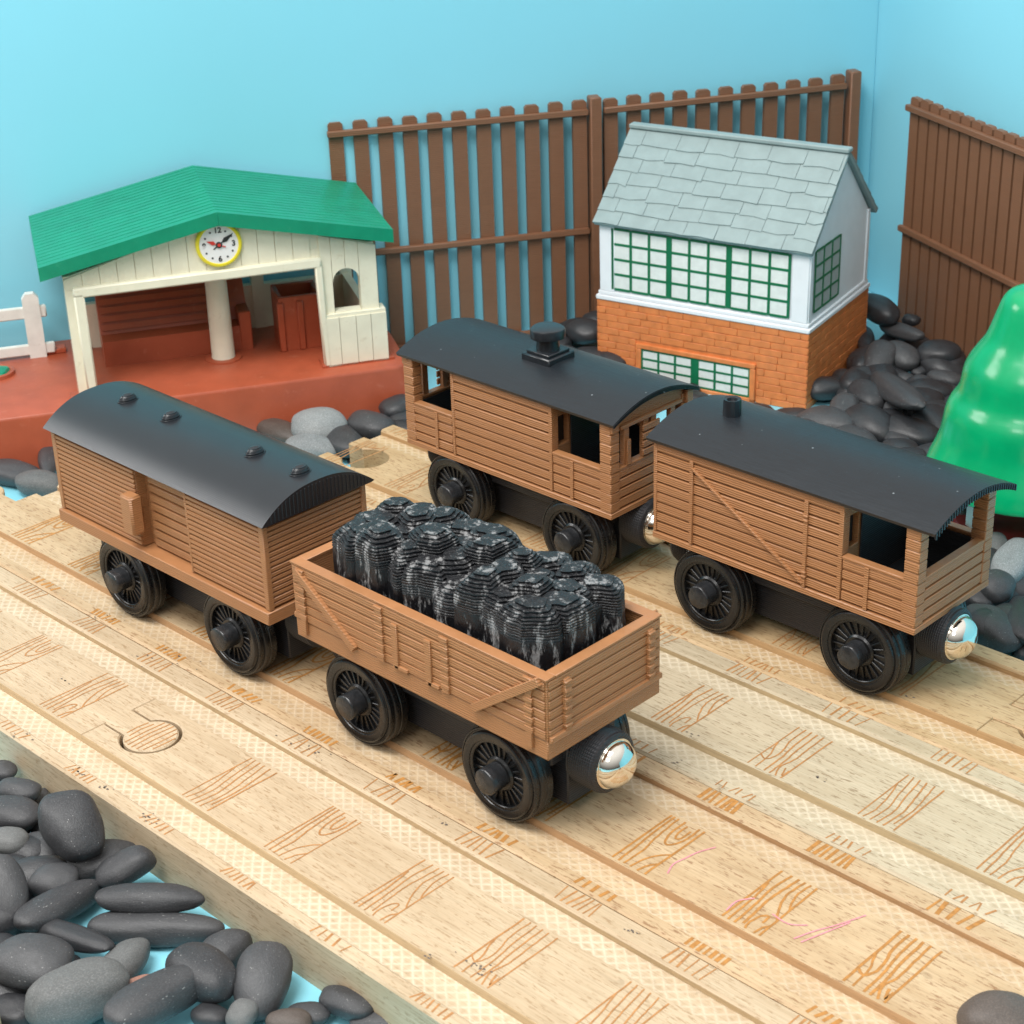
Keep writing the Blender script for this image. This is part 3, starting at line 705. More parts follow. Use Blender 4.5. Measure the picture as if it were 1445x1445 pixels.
bricks(lambda a, c, z0, z1, t: b.box(-W_+a, -W_+c, .05-t, .07, z0, z1, .035), W_, (W_+LW0-.2, W_+LW1+.2, LZ0-.2, LZ1+.2))
bricks(lambda a, c, z0, z1, t: b.box(-.07, -.05+t, a, c, z0, z1, .035), Dp)
bricks(lambda a, c, z0, z1, t: b.box(-W_+.05-t, -W_+.07, a, c, z0, z1, .035), Dp)
for x0, x1, z0, z1 in ((LW0-.18, LW1+.18, LZ1, LZ1+.16), (LW0-.18, LW0, LZ0-.16, LZ1), (LW1, LW1+.18, LZ0-.16, LZ1), (LW0-.18, LW1+.18, LZ0-.16, LZ0)): b.box(x0, x1, -.04, .06, z0, z1, .03)
b.build('brick_wall', M['brick'], sb)
b = MB()
b.box(-W_-.02, .02, -.02, Dp+.02, 2.47, 2.62, .03); b.box(-W_+.04, -.04, .04, Dp-.04, 2.62, 2.76, .04)
z0, z1, zr = 2.76, 4.93, 7.22
pent = [(.1, z0), (Dp-.1, z0), (Dp-.1, z1), (Dp/2, zr), (.1, z1)]
b.prism(pent, -W_+.1, -.1, 'yz')
for xx in (-W_+.1, -.12-.5): b.box(xx, xx+.5+.02, .055, .12, z0, z1-.02, .02)
b.box(-.12, -.06, .1, .3, z0, z1+.1, .02); b.box(-.12, -.06, Dp-.3, Dp-.1, z0, z1+.1, .02)
b.build('wall', M['white'], sb)
def window(x0, x1, z0, z1, nx, nz, place, pm, fw=.05, bars=None):
    """place(u, v, t) maps the window plane to local space"""
    def bx(m_, a, c, d, e, t0, t1):
        P = [place(a, d, t0), place(c, e, t1)]; m_.box(*[q for i in range(3) for q in sorted((P[0][i], P[1][i]))], .008)
    p = MB(); bx(p, x0, x1, z0, z1, 0, .03); w_ = p.build('window', pm, sb)
    f = MB()
    for i in range(nx+1):
        x = x0+(x1-x0)*i/nx; bx(f, x-fw/2, x+fw/2, z0-.02, z1+.02, .028, .045)
    for j in range(nz+1):
        z = z0+(z1-z0)*j/nz
        for i in range(nx):
            xa = x0+(x1-x0)*i/nx+fw/2+.001; xb = x0+(x1-x0)*(i+1)/nx-fw/2-.001
            bx(f, xa, xb, z-fw/2*.9, z+fw/2*.9, .028, .043)
    f.build('frame', M['muntin'], w_)
front = lambda u, v, t: (u, .1-t, v)
for k in range(3): window(-6.62+k*1.985+.05, -6.62+(k+1)*1.985-.05, 2.86, 4.78, 3, 4, front, M['pane'], .09)
for k in (1, 2):
    b = MB(); b.box(-6.62+k*1.985-.08, -6.62+k*1.985+.08, .05, .098, 2.84, 4.8, .01); b.build('mullion', M['muntin'], sb)
lowf = lambda u, v, t: (u, .05-t, v)
window(LW0+.02, (LW0+LW1)/2-.1, LZ0+.03, LZ1-.03, 3, 3, lowf, M['pane'], .075); window((LW0+LW1)/2+.1, LW1-.02, LZ0+.03, LZ1-.03, 3, 3, lowf, M['pane'], .075)
b = MB(); b.box((LW0+LW1)/2-.1, (LW0+LW1)/2+.1, 0.0, .045, LZ0, LZ1, .01); b.build('mullion', M['muntin'], sb)
window(.45, 2.3, 3.0, 4.85, 3, 4, lambda u, v, t: (-.1+t, u, v), M['panegrey'], .085)
# slate roof: lapped, ragged tiles on both slopes
b = MB()
ov = .16
ridge = Vector((0, Dp/2, zr+.16)); eave = Vector((0, -.14, z1+.02)); eave2 = Vector((0, Dp+.2, z1-.02))
for ev in (eave, eave2):
    dv = (ridge-ev); Ls = dv.length; dv.normalize(); nv = Vector((1, 0, 0)).cross(dv)
    if nv.z < 0: nv = -nv
    Mx = Matrix(((1, dv.x, nv.x, 0), (0, dv.y, nv.y, ev.y), (0, dv.z, nv.z, ev.z), (0, 0, 0, 1)))
    b.box(-W_-.015, .05, 0.0, Ls+.02, -.12, -.0, .02, 0, Mx)
    rows = 7; h = (Ls-.22)/rows
    for r_ in range(rows):
        x = -W_-.02-rnd.uniform(0, .6)
        while x < .04:
            l_ = rnd.uniform(.8, 1.25); a, c = max(x, -W_-.02), min(x+l_, .06)
            if c-a > .1:
                jag = rnd.uniform(-.05, .05); t = rnd.uniform(.032, .05)
                q = [(a+.008, r_*h+jag*(r_ > 0)), ((a+c)/2, r_*h+jag*.3*(r_ > 0)+rnd.uniform(-.035, .035)), (c-.008, r_*h+(jag+rnd.uniform(-.05, .05))*(r_ > 0)), (c-.008, (r_+1)*h+.08), (a+.008, (r_+1)*h+.08)]
                zb = lambda v: t*(1-(v-r_*h)/(h+.1))
                n_ = len(q); vs = [Mx @ Vector((u, v, .0)) for u, v in q]+[Mx @ Vector((u, v, max(.012, zb(v)+.012))) for u, v in q]
                b.add(vs, [tuple(range(n_)), tuple(range(n_, 2*n_))]+[(i, (i+1) % n_, n_+(i+1) % n_, n_+i) for i in range(n_)])
            x += l_
b.bar((-W_-.03, Dp/2, zr+.17), (.09, Dp/2, zr+.17), .34, .14, c=.05)
b.build('roof', M['slate'], sb, ang=25)

# ------------------------------------------------------------------ railway platform with shelter
st = thing('station_platform', 'red toy railway platform with cream shelter, green gabled roof and round clock', 'toy station', (-17.34, 10.73, ZB), math.atan2(.8684, .4959))
ZP = 1.74                                    # platform top, local
b = MB()
pl = [(-8, -.78), (9.2, -.78), (9.62, -.45), (9.68, 2.2), (9.3, 5.2), (-8, 5.2)]
n = len(pl); vs = []
for zz, k in ((0, .12), (ZP-.1, .02), (ZP-.03, -.02), (ZP, -.09)):
    for x, y in pl: vs.append((x+(k if x > 0 else -k)*.6+(.4 if zz == 0 and x > 0 else 0), y+(k if y > 2 else -k)*.6, zz))
fs = [tuple(range(n))[::-1], tuple(3*n+i for i in range(n))]
for j in range(3): fs += [(j*n+i, j*n+(i+1) % n, (j+1)*n+(i+1) % n, (j+1)*n+i) for i in range(n)]
b.add(vs, fs)
b.box(-.25, .62, -.18, .42, ZP-.02, ZP+.09, .03); b.box(7.1, 9.3, -.16, .5, ZP-.02, ZP+.09, .03)
b.lathe([(.55, ZP-.02), (.55, ZP+.04), (.5, ZP+.06)], 'z', (4.42, 1.78, 0), 30)
b.box(-.72, -.1, 3.98, 4.4, ZP-.01, ZP+.16, .04); b.box(.45, .62, 3.9, 4.4, ZP-.01, ZP+.2, .03)
b.build('platform', M['red'], st)
# cream facade: boards above an opening, two legs, arched window at the right
SX0, SX1, AX = 0.0, 8.9, 4.42
ztop = lambda s: 5.28+1.28*(1-abs(s-AX)/(AX+.1 if s < AX else 4.6))
FT = .34
def lbox(m_, s0, s1, z0, z1, n0=0, n1=FT, c=.02):
    m_.prism([(s0+.008, z0), (s1-.008, z0), (s1-.008, z1(s1) if callable(z1) else z1), (s0+.008, z1(s0) if callable(z1) else z1)], n0, n1, 'xz')
b = MB()
lbox(b, 0, SX1, 4.98, 5.4, .02, FT)
b.prism([(0, 5.3), (SX1, 5.3), (SX1, 5.36), (AX, 6.5), (0, 5.36)], .03, FT-.03, 'xz')
s_ = 0.02
brd = []
while s_ < SX1-.2:
    e = min(s_+.5, SX1)
    if abs((s_+e)/2-AX) < .25: pass
    brd.append((s_, e)); s_ = e
for s0, s1 in brd:
    if s1 <= 7.3: lbox(b, s0, s1, 5.02, ztop, -.02, .1)
lbox(b, 0, .26, ZP, 5.3, 0, FT); lbox(b, -.02, .0, ZP, 5.2, .3, .31)
lbox(b, 7.28, 7.62, ZP, ztop, -.01, FT); lbox(b, 7.62, 8.02, 4.72, ztop, -.01, FT); lbox(b, 8.02, 8.42, 4.72, ztop, -.01, FT); lbox(b, 8.42, 8.95, 3.1, ztop, -.01, FT)
wx0, wx1, wz0, wz1 = 7.62, 8.42, 3.4, 4.72                                   # arched window opening
lbox(b, wx0, wx1, 3.0, wz0, -.01, FT)
cx, rr = (wx0+wx1)/2, (wx1-wx0)/2-.005; zc = wz1-rr-.02
for k in range(12):
    a0, a1 = PI*k/12, PI*(k+1)/12
    p0 = (cx+rr*math.cos(a0), zc+rr*math.sin(a0)); p1 = (cx+rr*math.cos(a1), zc+rr*math.sin(a1))
    b.prism([p0, (p0[0], wz1), (p1[0], wz1), p1], -.009, FT-.004, 'xz')
for s0, s1 in ((7.28, 7.7), (7.7, 8.2), (8.2, 8.65), (8.65, 9.12)): lbox(b, s0, s1, ZP+.02, 3.26, -.16, FT+.1)
lbox(b, 7.28, 9.12, 3.26, 3.36, -.12, FT+.06)
b.build('front_wall', M['cream'], st, ang=25)
b = MB()                                                                     # moulded trim round the opening
b.bar((.40, -.03, ZP+.04), (.37, -.03, 4.93), .3, .3, (0, -1, 0), .05); b.bar((.22, -.03, 4.93), (7.3, -.03, 4.99), .3, .3, (0, -1, 0), .05); b.bar((7.2, -.03, 4.99), (7.28, -.03, ZP+.04), .2, .28, (0, -1, 0), .05)
b.build('door_trim', M['cream'], st)
b = MB(); b.lathe([(.36, ZP+.03), (.35, ZP+.1), (.31, 5.2)], 'z', (4.42, 1.78, 0), 30); b.build('column', M['cream'], st)
b = MB()
lbox(b, .1, 8.9, ZP, 3.15, 4.1, 4.35)
for s0 in (.1, 2.9, 5.75, 8.55): lbox(b, s0, s0+.4, ZP, 5.2, 4.05, 4.4)
for n0 in (.36, 3.7): pass
b.prism([(.35, ZP), (.75, ZP), (.75, 5.2), (.35, 5.2)], 8.6, 8.88, 'yz'); b.prism([(.75, ZP), (4.1, ZP), (4.1, 3.2), (.75, 3.2)], 8.62, 8.86, 'yz')
b.build('back_wall', M['cream'], st)
b = MB()                                                                     # gabled roof with fine ridges
n0, n1 = -.42, 4.9
def slope(sa, za, sb_, zb_, th=.4):
    b.prism([(sa, za), (sb_, zb_), (sb_, zb_+th), (sa, za+th)], n0, n1, 'xz')
b.prism([(-.62, 5.47), (AX, 6.50), (9.42, 5.43), (9.42, 5.82), (AX, 6.90), (-.62, 5.87)], n0, n1, 'xz')
for k in range(17):
    nn = n0+.3+k*.3
    if nn > n1-.1: break
    b.prism([(-.60, 5.85), (AX, 6.88), (9.40, 5.80), (9.40, 5.83), (AX, 6.912), (-.60, 5.88)], nn, nn+.16, 'xz')
b.box(AX-.02, AX+.02, n0-.02, n0+.02, 6.52, 6.88, .008)
b.build('roof', M['greenroof'], st, ang=15)
b = MB()                                                                     # bench
b.prism([(2.3, ZP-.02), (2.36, ZP+.75), (2.9, ZP+.8), (3.5, ZP+2.05), (3.8, ZP+2.05), (3.8, ZP-.02)], .95, 5.4, 'yz')
for k in range(5): b.prism([(2.93+.11*k, ZP+.92+.235*k), (2.86+.11*k, ZP+.94+.235*k), (2.95+.11*k, ZP+1.09+.235*k), (3.0+.11*k, ZP+1.07+.235*k)], 1.0, 5.1, 'yz')
b.box(5.05, 5.42, 2.3, 3.78, ZP, ZP+1.2, .03)
b.build('bench', M['red'], st, ang=20)
b = MB()                                                                     # open coal bin
for s0, s1, a0, a1 in ((6.2, 7.55, 1.7, 1.85), (6.2, 7.55, 2.95, 3.1), (6.2, 6.35, 1.85, 2.95), (7.4, 7.55, 1.85, 2.95)): b.box(s0, s1, a0, a1, ZP-.02, ZP+1.7, .03)
b.box(6.35, 7.4, 1.85, 2.95, ZP, ZP+1.1, .01)
for s0 in (6.15, 6.75, 7.42): b.box(s0, s0+.2, 1.62, 1.75, ZP, ZP+1.55, .03)
b.build('bin', M['red'], st)
b = MB()                                                                     # white paling on the platform
for s0 in (-.95, -3.3, -5.4):
    b.prism([(s0-.25, ZP), (s0+.25, ZP), (s0+.25, ZP+1.88), (s0+.12, ZP+2.04), (s0-.12, ZP+2.04), (s0-.25, ZP+1.88)], 3.85, 4.1, 'xz')
b.box(-7.5, -.42, 3.9, 4.06, ZP+.08, ZP+.42, .04); b.box(-7.5, -.52, 3.9, 4.06, ZP+1.25, ZP+1.62, .05)
b.build('picket_fence', M['white_old'], st)
b = MB(); b.lathe([(.62, ZP-.02), (.6, ZP+.1), (.52, ZP+.12), (.45, ZP+.06)], 'z', (-2.3, 2.9, 0), 30); pt = b.build('planter', M['red'], st)
b = MB(); b.lathe([(.46, ZP+.05), (.40, ZP+.14), (.002, ZP+.2)], 'z', (-2.3, 2.9, 0), 24, fn=lambda a, h: 1+.1*math.sin(5*a)); b.build('shrub', M['greenroof'], pt)
# clock
ck = MB(); ck.lathe([(.66, 0), (.66, .10), (.62, .14), (.57, .14), (.55, .10), (.5, .1)], 'y', (0, 0, 0), 48, sign=-1)
cko = ck.build('clock', M['yellow'], st, (AX, -.03, 5.87))
b = MB(); b.lathe([(.555, .09), (.555, .11)], 'y', n=48, sign=-1); b.build('dial', M['dial'], cko)
def text(s, size, x, z):
    cu = bpy.data.curves.new('numeral', 'FONT'); cu.body = s; cu.size = size; cu.align_x = 'CENTER'; cu.align_y = 'CENTER'; cu.extrude = .004; cu.offset = .006
    o = bpy.data.objects.new('numeral', cu); C.objects.link(o)
    dg = bpy.context.evaluated_depsgraph_get(); me = bpy.data.meshes.new_from_object(o.evaluated_get(dg)); bpy.data.objects.remove(o)
    Mx = Matrix.Translation((x, -.118, z)) @ Matrix.Rotation(PI/2, 4, 'X')
    return [Mx @ v.co for v in me.vertices], [tuple(p.vertices) for p in me.polygons]
b = MB()
for s, a in (('12', 90), ('3', 0), ('6', -90), ('9', 180)): b.add(*text(s, .22, .42*math.cos(R(a)), .42*math.sin(R(a))))
for k in range(12):
    if k % 3: b.lathe([(.03, .111), (.03, .118)], 'y', (.43*math.cos(k*PI/6), 0, .43*math.sin(k*PI/6)), 10, sign=-1)
b.build('numerals', M['ink'], cko, flat=True)
def hand(ang, l, wd, mat, t):
    m_ = MB(); ca, sa = math.cos(R(ang)), math.sin(R(ang)); P = lambda u, v: (u*ca-v*sa, u*sa+v*ca)
    m_.prism([P(-.2, .015), P(-.2, -.015), P(.12, -.015), P(l*.45, -wd), P(l, 0), P(l*.45, wd), P(.12, .015)], -t, -t-.012, 'xz'); m_.build('hand', M[mat], cko)
hand(35, .52, .07, 'ink', .122); hand(158, .38, .06, 'redink', .136)
b = MB(); b.lathe([(.09, .12), (.09, .15), (.05, .16)], 'y', n=20, sign=-1); b.lathe([(.05, .158), (.045, .172)], 'y', n=16, sign=-1, m=1); b.build('pin', [M['ink'], M['redink']], cko)

# ------------------------------------------------------------------ fences
def fence(label, o, d, L, n, pw, end_post, rail_side, post_at=None):
    t = thing('picket_fence', label, 'fence', (o[0], o[1], ZB), math.atan2(d[1], d[0]))
    rnd = random.Random(label)
    H = 7.72
    b = MB(); sg = rail_side
    for i in range(n):
        x = pw/2+(L-pw)*i/(n-1) if n > 1 else 0
        c = .07
        x0, x1 = x-pw/2, x+pw/2; dz = rnd.uniform(-.03, .03)
        b.prism([(x0, .01), (x1, .01), (x1, H-c+dz), (x1-c, H+dz), (x0+c, H+dz), (x0, H-c+dz)], -.09, .09, 'xz')
    for z in (.12, 3.46, 7.38): b.box(-.05, L+.02, min(sg*.085, sg*.27), max(sg*.085, sg*.27), z-.1, z+.1, .03)
    b.build('panel', M['fence'], t)
    if end_post is not None:
        p = MB(); p.box(end_post-.19, end_post+.19, -.2, .3 if sg > 0 else .2, .005, H+.12, .04) if sg > 0 else p.box(end_post-.19, end_post+.19, -.3, .2, .005, H+.12, .04)
        p.build('post', M['fence'], t)
    return t
P0 = Vector((-12.88, 28.14)); dA = Vector((4.68, 7.27)).normalized(); dB = Vector((4.45, 7.8)).normalized()
oA = P0-dA*8.62
fence('slatted dark brown fence panel behind the green roofed platform', oA, dA, 8.32, 11, .46, 8.58, -1)
oB = P0+dB*.28
fence('slatted dark brown fence panel behind the signal box, ending in a corner post', oB, dB, 8.4, 11, .46, 8.72, -1)
fence('close boarded brown fence standing on the pebbles at the right', (-5.12, 34.48), Vector((4.81, -2.26)).normalized(), 13.5, 24, .47, None, -1)

# ------------------------------------------------------------------ moulded toy tree
tc = hit(1444, 668, .55)
tr = thing('toy_tree', 'glossy green moulded plastic tree with three flared tiers', 'toy tree', (tc.x, tc.y, ZB))
prof = [(2.2, 1.60), (2.42, 1.62), (2.46, 1.70), (2.44, 1.85), (2.38, 2.1), (2.24, 2.45), (2.13, 2.8), (2.08, 3.15), (2.04, 3.42), (1.95, 3.65), (1.82, 3.85), (1.74, 4.08), (1.69, 4.45), (1.60, 4.72), (1.42, 5.02), (1.23, 5.32), (1.09, 5.72), (.98, 6.08), (.88, 6.34), (.72, 6.52), (.45, 6.62), (.2, 6.65), (.003, 6.66)]
def sm(pr):
    out = []
    P = [pr[0]]+pr+[pr[-1]]
    for i in range(1, len(P)-2):
        for k in range(3):
            t = k/3; out.append(tuple(.5*(2*P[i][j]+(P[i+1][j]-P[i-1][j])*t+(2*P[i-1][j]-5*P[i][j]+4*P[i+1][j]-P[i+2][j])*t*t+(3*P[i][j]-P[i-1][j]-3*P[i+1][j]+P[i+2][j])*t**3) for j in (0, 1)))
    out.append(pr[-1]); return out
b = MB(); b.lathe(sm(prof), 'z', n=72, fn=lambda a, h: 1+.012*math.sin(5*a+1)*max(0, 1-abs(h-2)/3)); b.build('crown', M['tree'], tr, ang=60)
for k in range(4):
    b = MB(); a = PI/4+k*PI/2+.35; b.box(-.2, .2, -.28, .28, .3, 1.66, .05, 0, Matrix.Translation((1.25*math.cos(a), 1.25*math.sin(a), 0)) @ Matrix.Rotation(a, 4, 'Z'))
    b.build('trunk', M['grey'], tr)
b = MB(); b.lathe([(1.7, .0), (1.72, .3), (1.6, .42), (.8, .5)], 'z', n=40); b.build('base', M['darkred'], tr)

# ------------------------------------------------------------------ pebbles
def pebble_mesh(i):
    rnd = random.Random(100+i)
    bm = bmesh.new(); bmesh.ops.create_icosphere(bm, subdivisions=4, radius=1)
    o = Vector((rnd.uniform(-50, 50),)*3); p = rnd.uniform(2.0, 2.5); sk = rnd.uniform(-.16, .16)
    for v in bm.verts:
        d = v.co.normalized()
        k = (abs(d.x)**p+abs(d.y)**p+abs(d.z)**p)**(-1/p)
        k *= 1+.12*noise.noise(d*1.0+o)+.035*noise.noise(d*2.0+o)
        q = d*k; q.y *= 1+sk*q.x; q.z *= 1-sk*.6*q.x+.06*q.y
        v.co = q
    me = bpy.data.meshes.new('pebble'); bm.to_mesh(me); bm.free()
    for pl_ in me.polygons: pl_.use_smooth = True
    return me
PMESH = [pebble_mesh(i) for i in range(9)]
PBM = {}
rp = random.Random(21)
def put_pebble(pos, e1, e3, a, bb, c, mk, label, group):
    i = rp.randrange(9)
    if (i, mk) not in PBM:
        me = PMESH[i].copy(); me.materials.append(PM[mk]); PBM[i, mk] = me
    o = bpy.data.objects.new('pebble', PBM[i, mk]); C.objects.link(o)
    e1 = e1.normalized(); e2 = e3.cross(e1).normalized(); e3 = e1.cross(e2)
    Mx = Matrix(((e1.x, e2.x, e3.x), (e1.y, e2.y, e3.y), (e1.z, e2.z, e3.z))).to_4x4()
    o.matrix_world = Matrix.Translation(pos) @ Mx @ Matrix.Diagonal((a, bb, c, 1))
    tag(o, label, 'pebble', group); return o
def peb(px, py, apx, bpx, ang, lay, mk, label, group, elev=0, flat=.72):
    """a pebble seen at (px, py) resting lay above the board; apx, bpx are its half sizes in the photograph"""
    P = hit(px, py, ZB+lay+.3); base = proj(P)
    want = Vector((math.cos(R(ang)), math.sin(R(ang))))
    def pr(v): return proj(P+v*.1)-base
    best = None
    for k in range(180):
        f = 2*PI*k/180; v = Vector((math.cos(f)*math.cos(R(elev)), math.sin(f)*math.cos(R(elev)), math.sin(R(elev))))
        q = pr(v); s = abs(q.normalized().dot(want))-.02*(q.length < .3)
        if best is None or s > best[0]: best = (s, v, q.length*10)
    e1 = best[1]; a = apx/best[2]
    e2 = Vector((0, 0, 1)).cross(e1).normalized(); e3 = e1.cross(e2)
    l2 = abs((pr(e2)*10).cross(want)) if hasattr(Vector((0, 0)), 'cross') else pr(e2).length*10
    l3 = abs((pr(e3)*10).cross(want))
    bb = bpx/math.sqrt(l2**2+(flat*l3)**2); bb = min(max(bb, .25), 2.2); c = flat*bb; a = min(max(a, .3), 2.6)
    rise = max(c, abs(e1.z)*a*.8+c*.6)
    pos = hit(px, py, ZB+lay+rise)
    tl = Vector((rp.uniform(-.12, .12), rp.uniform(-.12, .12), 1)).normalized()
    e3 = (e3+tl*.6).normalized() if elev == 0 else e3
    e1 = (e1-e3*e1.dot(e3)).normalized()
    return put_pebble(pos, e1, e3, a, bb, c, mk, label, group)

G1 = 'pebbles in the heap below the track at the lower left'
z8 = lambda x, y: (x/2.408, 1040+y/2.408)
FRONT = [  # x, y, half sizes in the enlarged photograph (/2.408), angle, layer, material, label, elevation
 (245, 300, 122, 98, 62, .55, 'd', 'large egg shaped dark pebble leaning on the track side, topmost of the lower left heap', 35),
 (65, 182, 72, 44, 8, .5, 'd', 'flat dark pebble touching the left picture edge just below the track', 0),
 (40, 262, 92, 62, 12, .35, 'd', 'grey speckled pebble on the left edge, second below the track', 0),
 (28, 355, 72, 48, 5, .4, 'g', 'lighter grey pebble on the left edge, above the tall upright one', 0),
 (133, 388, 78, 66, 20, .05, 'd', 'shaded round pebble tucked under the large egg shaped one', 0),
 (330, 425, 150, 66, 165, 0, 'd', 'broad grey pebble half hidden beneath the elongated tilted one beside the track', 0),
 (425, 444, 108, 54, 155, .35, 'd', 'elongated dark pebble with rising right end, close to the track side', 18),
 (182, 490, 90, 58, 172, .25, 'd', 'rounded dark pebble in the middle of the heap left of the elongated one', 0),
 (22, 535, 135, 74, 80, .2, 'd', 'tall upright dark pebble cut by the left picture edge', 40),
 (508, 547, 182, 56, 1, .35, 'd', 'long smooth dark pebble lying level on top of another long one', 0),
 (200, 570, 158, 58, 153, .2, 'd', 'long dark pebble slanting up to the right, crossing over a thin one', 10),
 (215, 668, 172, 40, 17, .25, 'k', 'thin blackish pebble slanting down to the right over the blue board', -6),
 (518, 648, 236, 60, 2, 0, 'd', 'longest grey pebble, lying flat beneath the smooth long one', 0),
 (105, 768, 138, 100, 3, .25, 'd', 'big smooth dark pebble at the lower left edge', 0),
 (420, 765, 100, 62, 135, .1, 'g', 'light grey pebble behind the big pale grey one at the bottom', 0),
 (262, 868, 180, 100, 155, .15, 'g', 'big pale grey pebble at the bottom left of the heap', 0),
 (690, 800, 108, 92, 40, .2, 'd', 'round dark pebble with a lit top, above the veined one', 0),
 (772, 720, 84, 66, 150, 0, 'd', 'small dark pebble right of the round one, against the track shadow', 0),
 (540, 880, 195, 80, 152, .3, 'd', 'glossy dark pebble with a pale vein, slanting up to the right at the bottom', 8),
 (890, 830, 128, 98, 100, .05, 'd', 'large upright dark oval pebble on the blue board near the track', 20),
 (1182, 905, 98, 56, 18, .1, 'd', 'dark pebble lying apart beside the track at the bottom', 0),
 (1045, 945, 76, 38, 5, 0, 'd', 'dark pebble sunk between the upright oval and the one lying apart', 0),
 (822, 945, 60, 48, 130, .15, 'g', 'small grey wedge shaped pebble at the bottom edge, left of the upright oval', 20),
 (712, 950, 62, 42, 10, .05, 'k', 'small pitted blackish pebble at the bottom edge', 0),
 (472, 858, 78, 42, 155, .1, 'r', 'reddish veined pebble peeping out from under the glossy veined one', 0),
 (1285, 968, 92, 36, 5, 0, 'd', 'flat dark pebble cut by the bottom edge beside the track', 0),
 (45, 940, 82, 66, 15, .0, 'k', 'shaded dark pebble in the bottom left corner beside the wood', 0),
 (985, 968, 80, 30, 0, .1, 'b', 'dark brown pebble cut by the bottom edge below the sunk one', 0),
 (8, 118, 36, 46, 80, .25, 'd', 'dark pebble peeping in at the left edge directly under the track', 0),
 (238, 785, 36, 34, 60, 0, 'k', 'tiny blackish pebble in the gap beside the big smooth one', 0),
 (140, 255, 36, 74, 0, .1, 'd', 'narrow dark pebble in the gap behind the large egg shaped one', 0),
]
for x, y, a, bb, an, lay, mk, lb, el in FRONT:
    if bb > a: a, bb, an = bb, a, an+90
    q = z8(x, y); peb(q[0], q[1], a/2.408, bb/2.408, an, lay, mk, lb, G1, el)
cpos = hit(1412, 1440, .33)
put_pebble(cpos, Vector((1, 1, 0)), Vector((0, 0, 1)), .66, .5, .34, 'b', 'olive brown pebble lying on the wooden track in the bottom right corner', 'pebbles lying on the track')

G2 = 'pebbles heaped between the signal box and the right hand fence'
zb = lambda x, y: (1200+x/4.816, 380+y/4.816)
RIGHT = [
 (190, 270, 125, 90, 30, 1.1, 'k', 'broad blackish pebble highest at the back, right of the signal box', 0),
 (415, 345, 60, 42, 10, .9, 'k', 'small dark pebble at the back against the boarded fence', 0),
 (350, 420, 140, 52, 18, .8, 'd', 'flat dark slab pebble slanting down towards the fence at the back', -5),
 (105, 490, 88, 62, 80, .6, 'k', 'rounded blackish pebble touching the signal box wall', 0),
 (355, 588, 108, 94, 45, .5, 'd', 'nearly round dark pebble in the upper middle of the right heap', 10),
 (605, 580, 152, 92, 5, .5, 'k', 'big shiny black pebble at the foot of the boarded fence', 0),
 (195, 615, 130, 104, 110, .35, 'd', 'large dark pebble standing beside the brick wall', 25),
 (478, 695, 56, 44, 160, .3, 'k', 'small dark pebble under the big shiny black one', 0),
 (360, 745, 82, 46, 10, .25, 'd', 'dark pebble half hidden behind the long slanting one in the right heap', 0),
 (310, 825, 215, 82, 33, .4, 'd', 'long dark pebble slanting down through the middle of the right heap', -12),
 (495, 805, 82, 76, 60, .3, 'd', 'ball shaped dark pebble beside the long slanting one', 10),
 (645, 745, 118, 60, 12, .25, 'd', 'smooth dark pebble behind the ball shaped one, near the tree', 0),
 (650, 850, 88, 48, 170, .15, 'd', 'grey pebble touching the left side of the tree', 0),
 (115, 860, 108, 100, 45, .25, 'd', 'broad dark pebble below the brick corner of the signal box', 0),
 (95, 975, 125, 72, 28, .15, 'd', 'smooth dark pebble resting low in front of the broad one by the brick corner', 0),
 (286, 975, 100, 68, 100, .15, 'd', 'upright dark pebble standing in the lower right heap', 35),
 (440, 1035, 82, 58, 30, .05, 'd', 'dark pebble right of the upright one in the lower heap', 0),
 (580, 965, 88, 72, 40, .1, 'd', 'dark round shouldered pebble between the upright one and the tree', 0),
 (540, 1115, 118, 58, 8, .1, 'g', 'lighter grey flat pebble just left of the tree skirt', 0),
 (185, 1130, 98, 68, 12, .0, 'd', 'dark pebble just above the brake van roof, left of its neighbour', 0),
 (345, 1145, 96, 78, 40, .0, 'd', 'dark pebble just above the brake van roof, below the upright one', 0),
 (-20, 1085, 90, 62, 15, 0, 'd', 'dark pebble at the foot of the signal box front corner', 0),
 (470, 1200, 70, 50, 20, 0, 'k', 'blackish pebble deep beside the brake van roof near the tree', 0),
 (705, 1010, 70, 60, 20, 0, 'k', 'shaded pebble tucked under the tree skirt', 0),
 (30, 590, 60, 90, 0, .2, 'k', 'dark pebble squeezed against the brick side wall', 0),
]
for x, y, a, bb, an, lay, mk, lb, el in RIGHT:
    if bb > a: a, bb, an = bb, a, an+90
    q = zb(x, y); peb(q[0], q[1], a/4.816, bb/4.816, an, lay, mk, lb, G2, el)

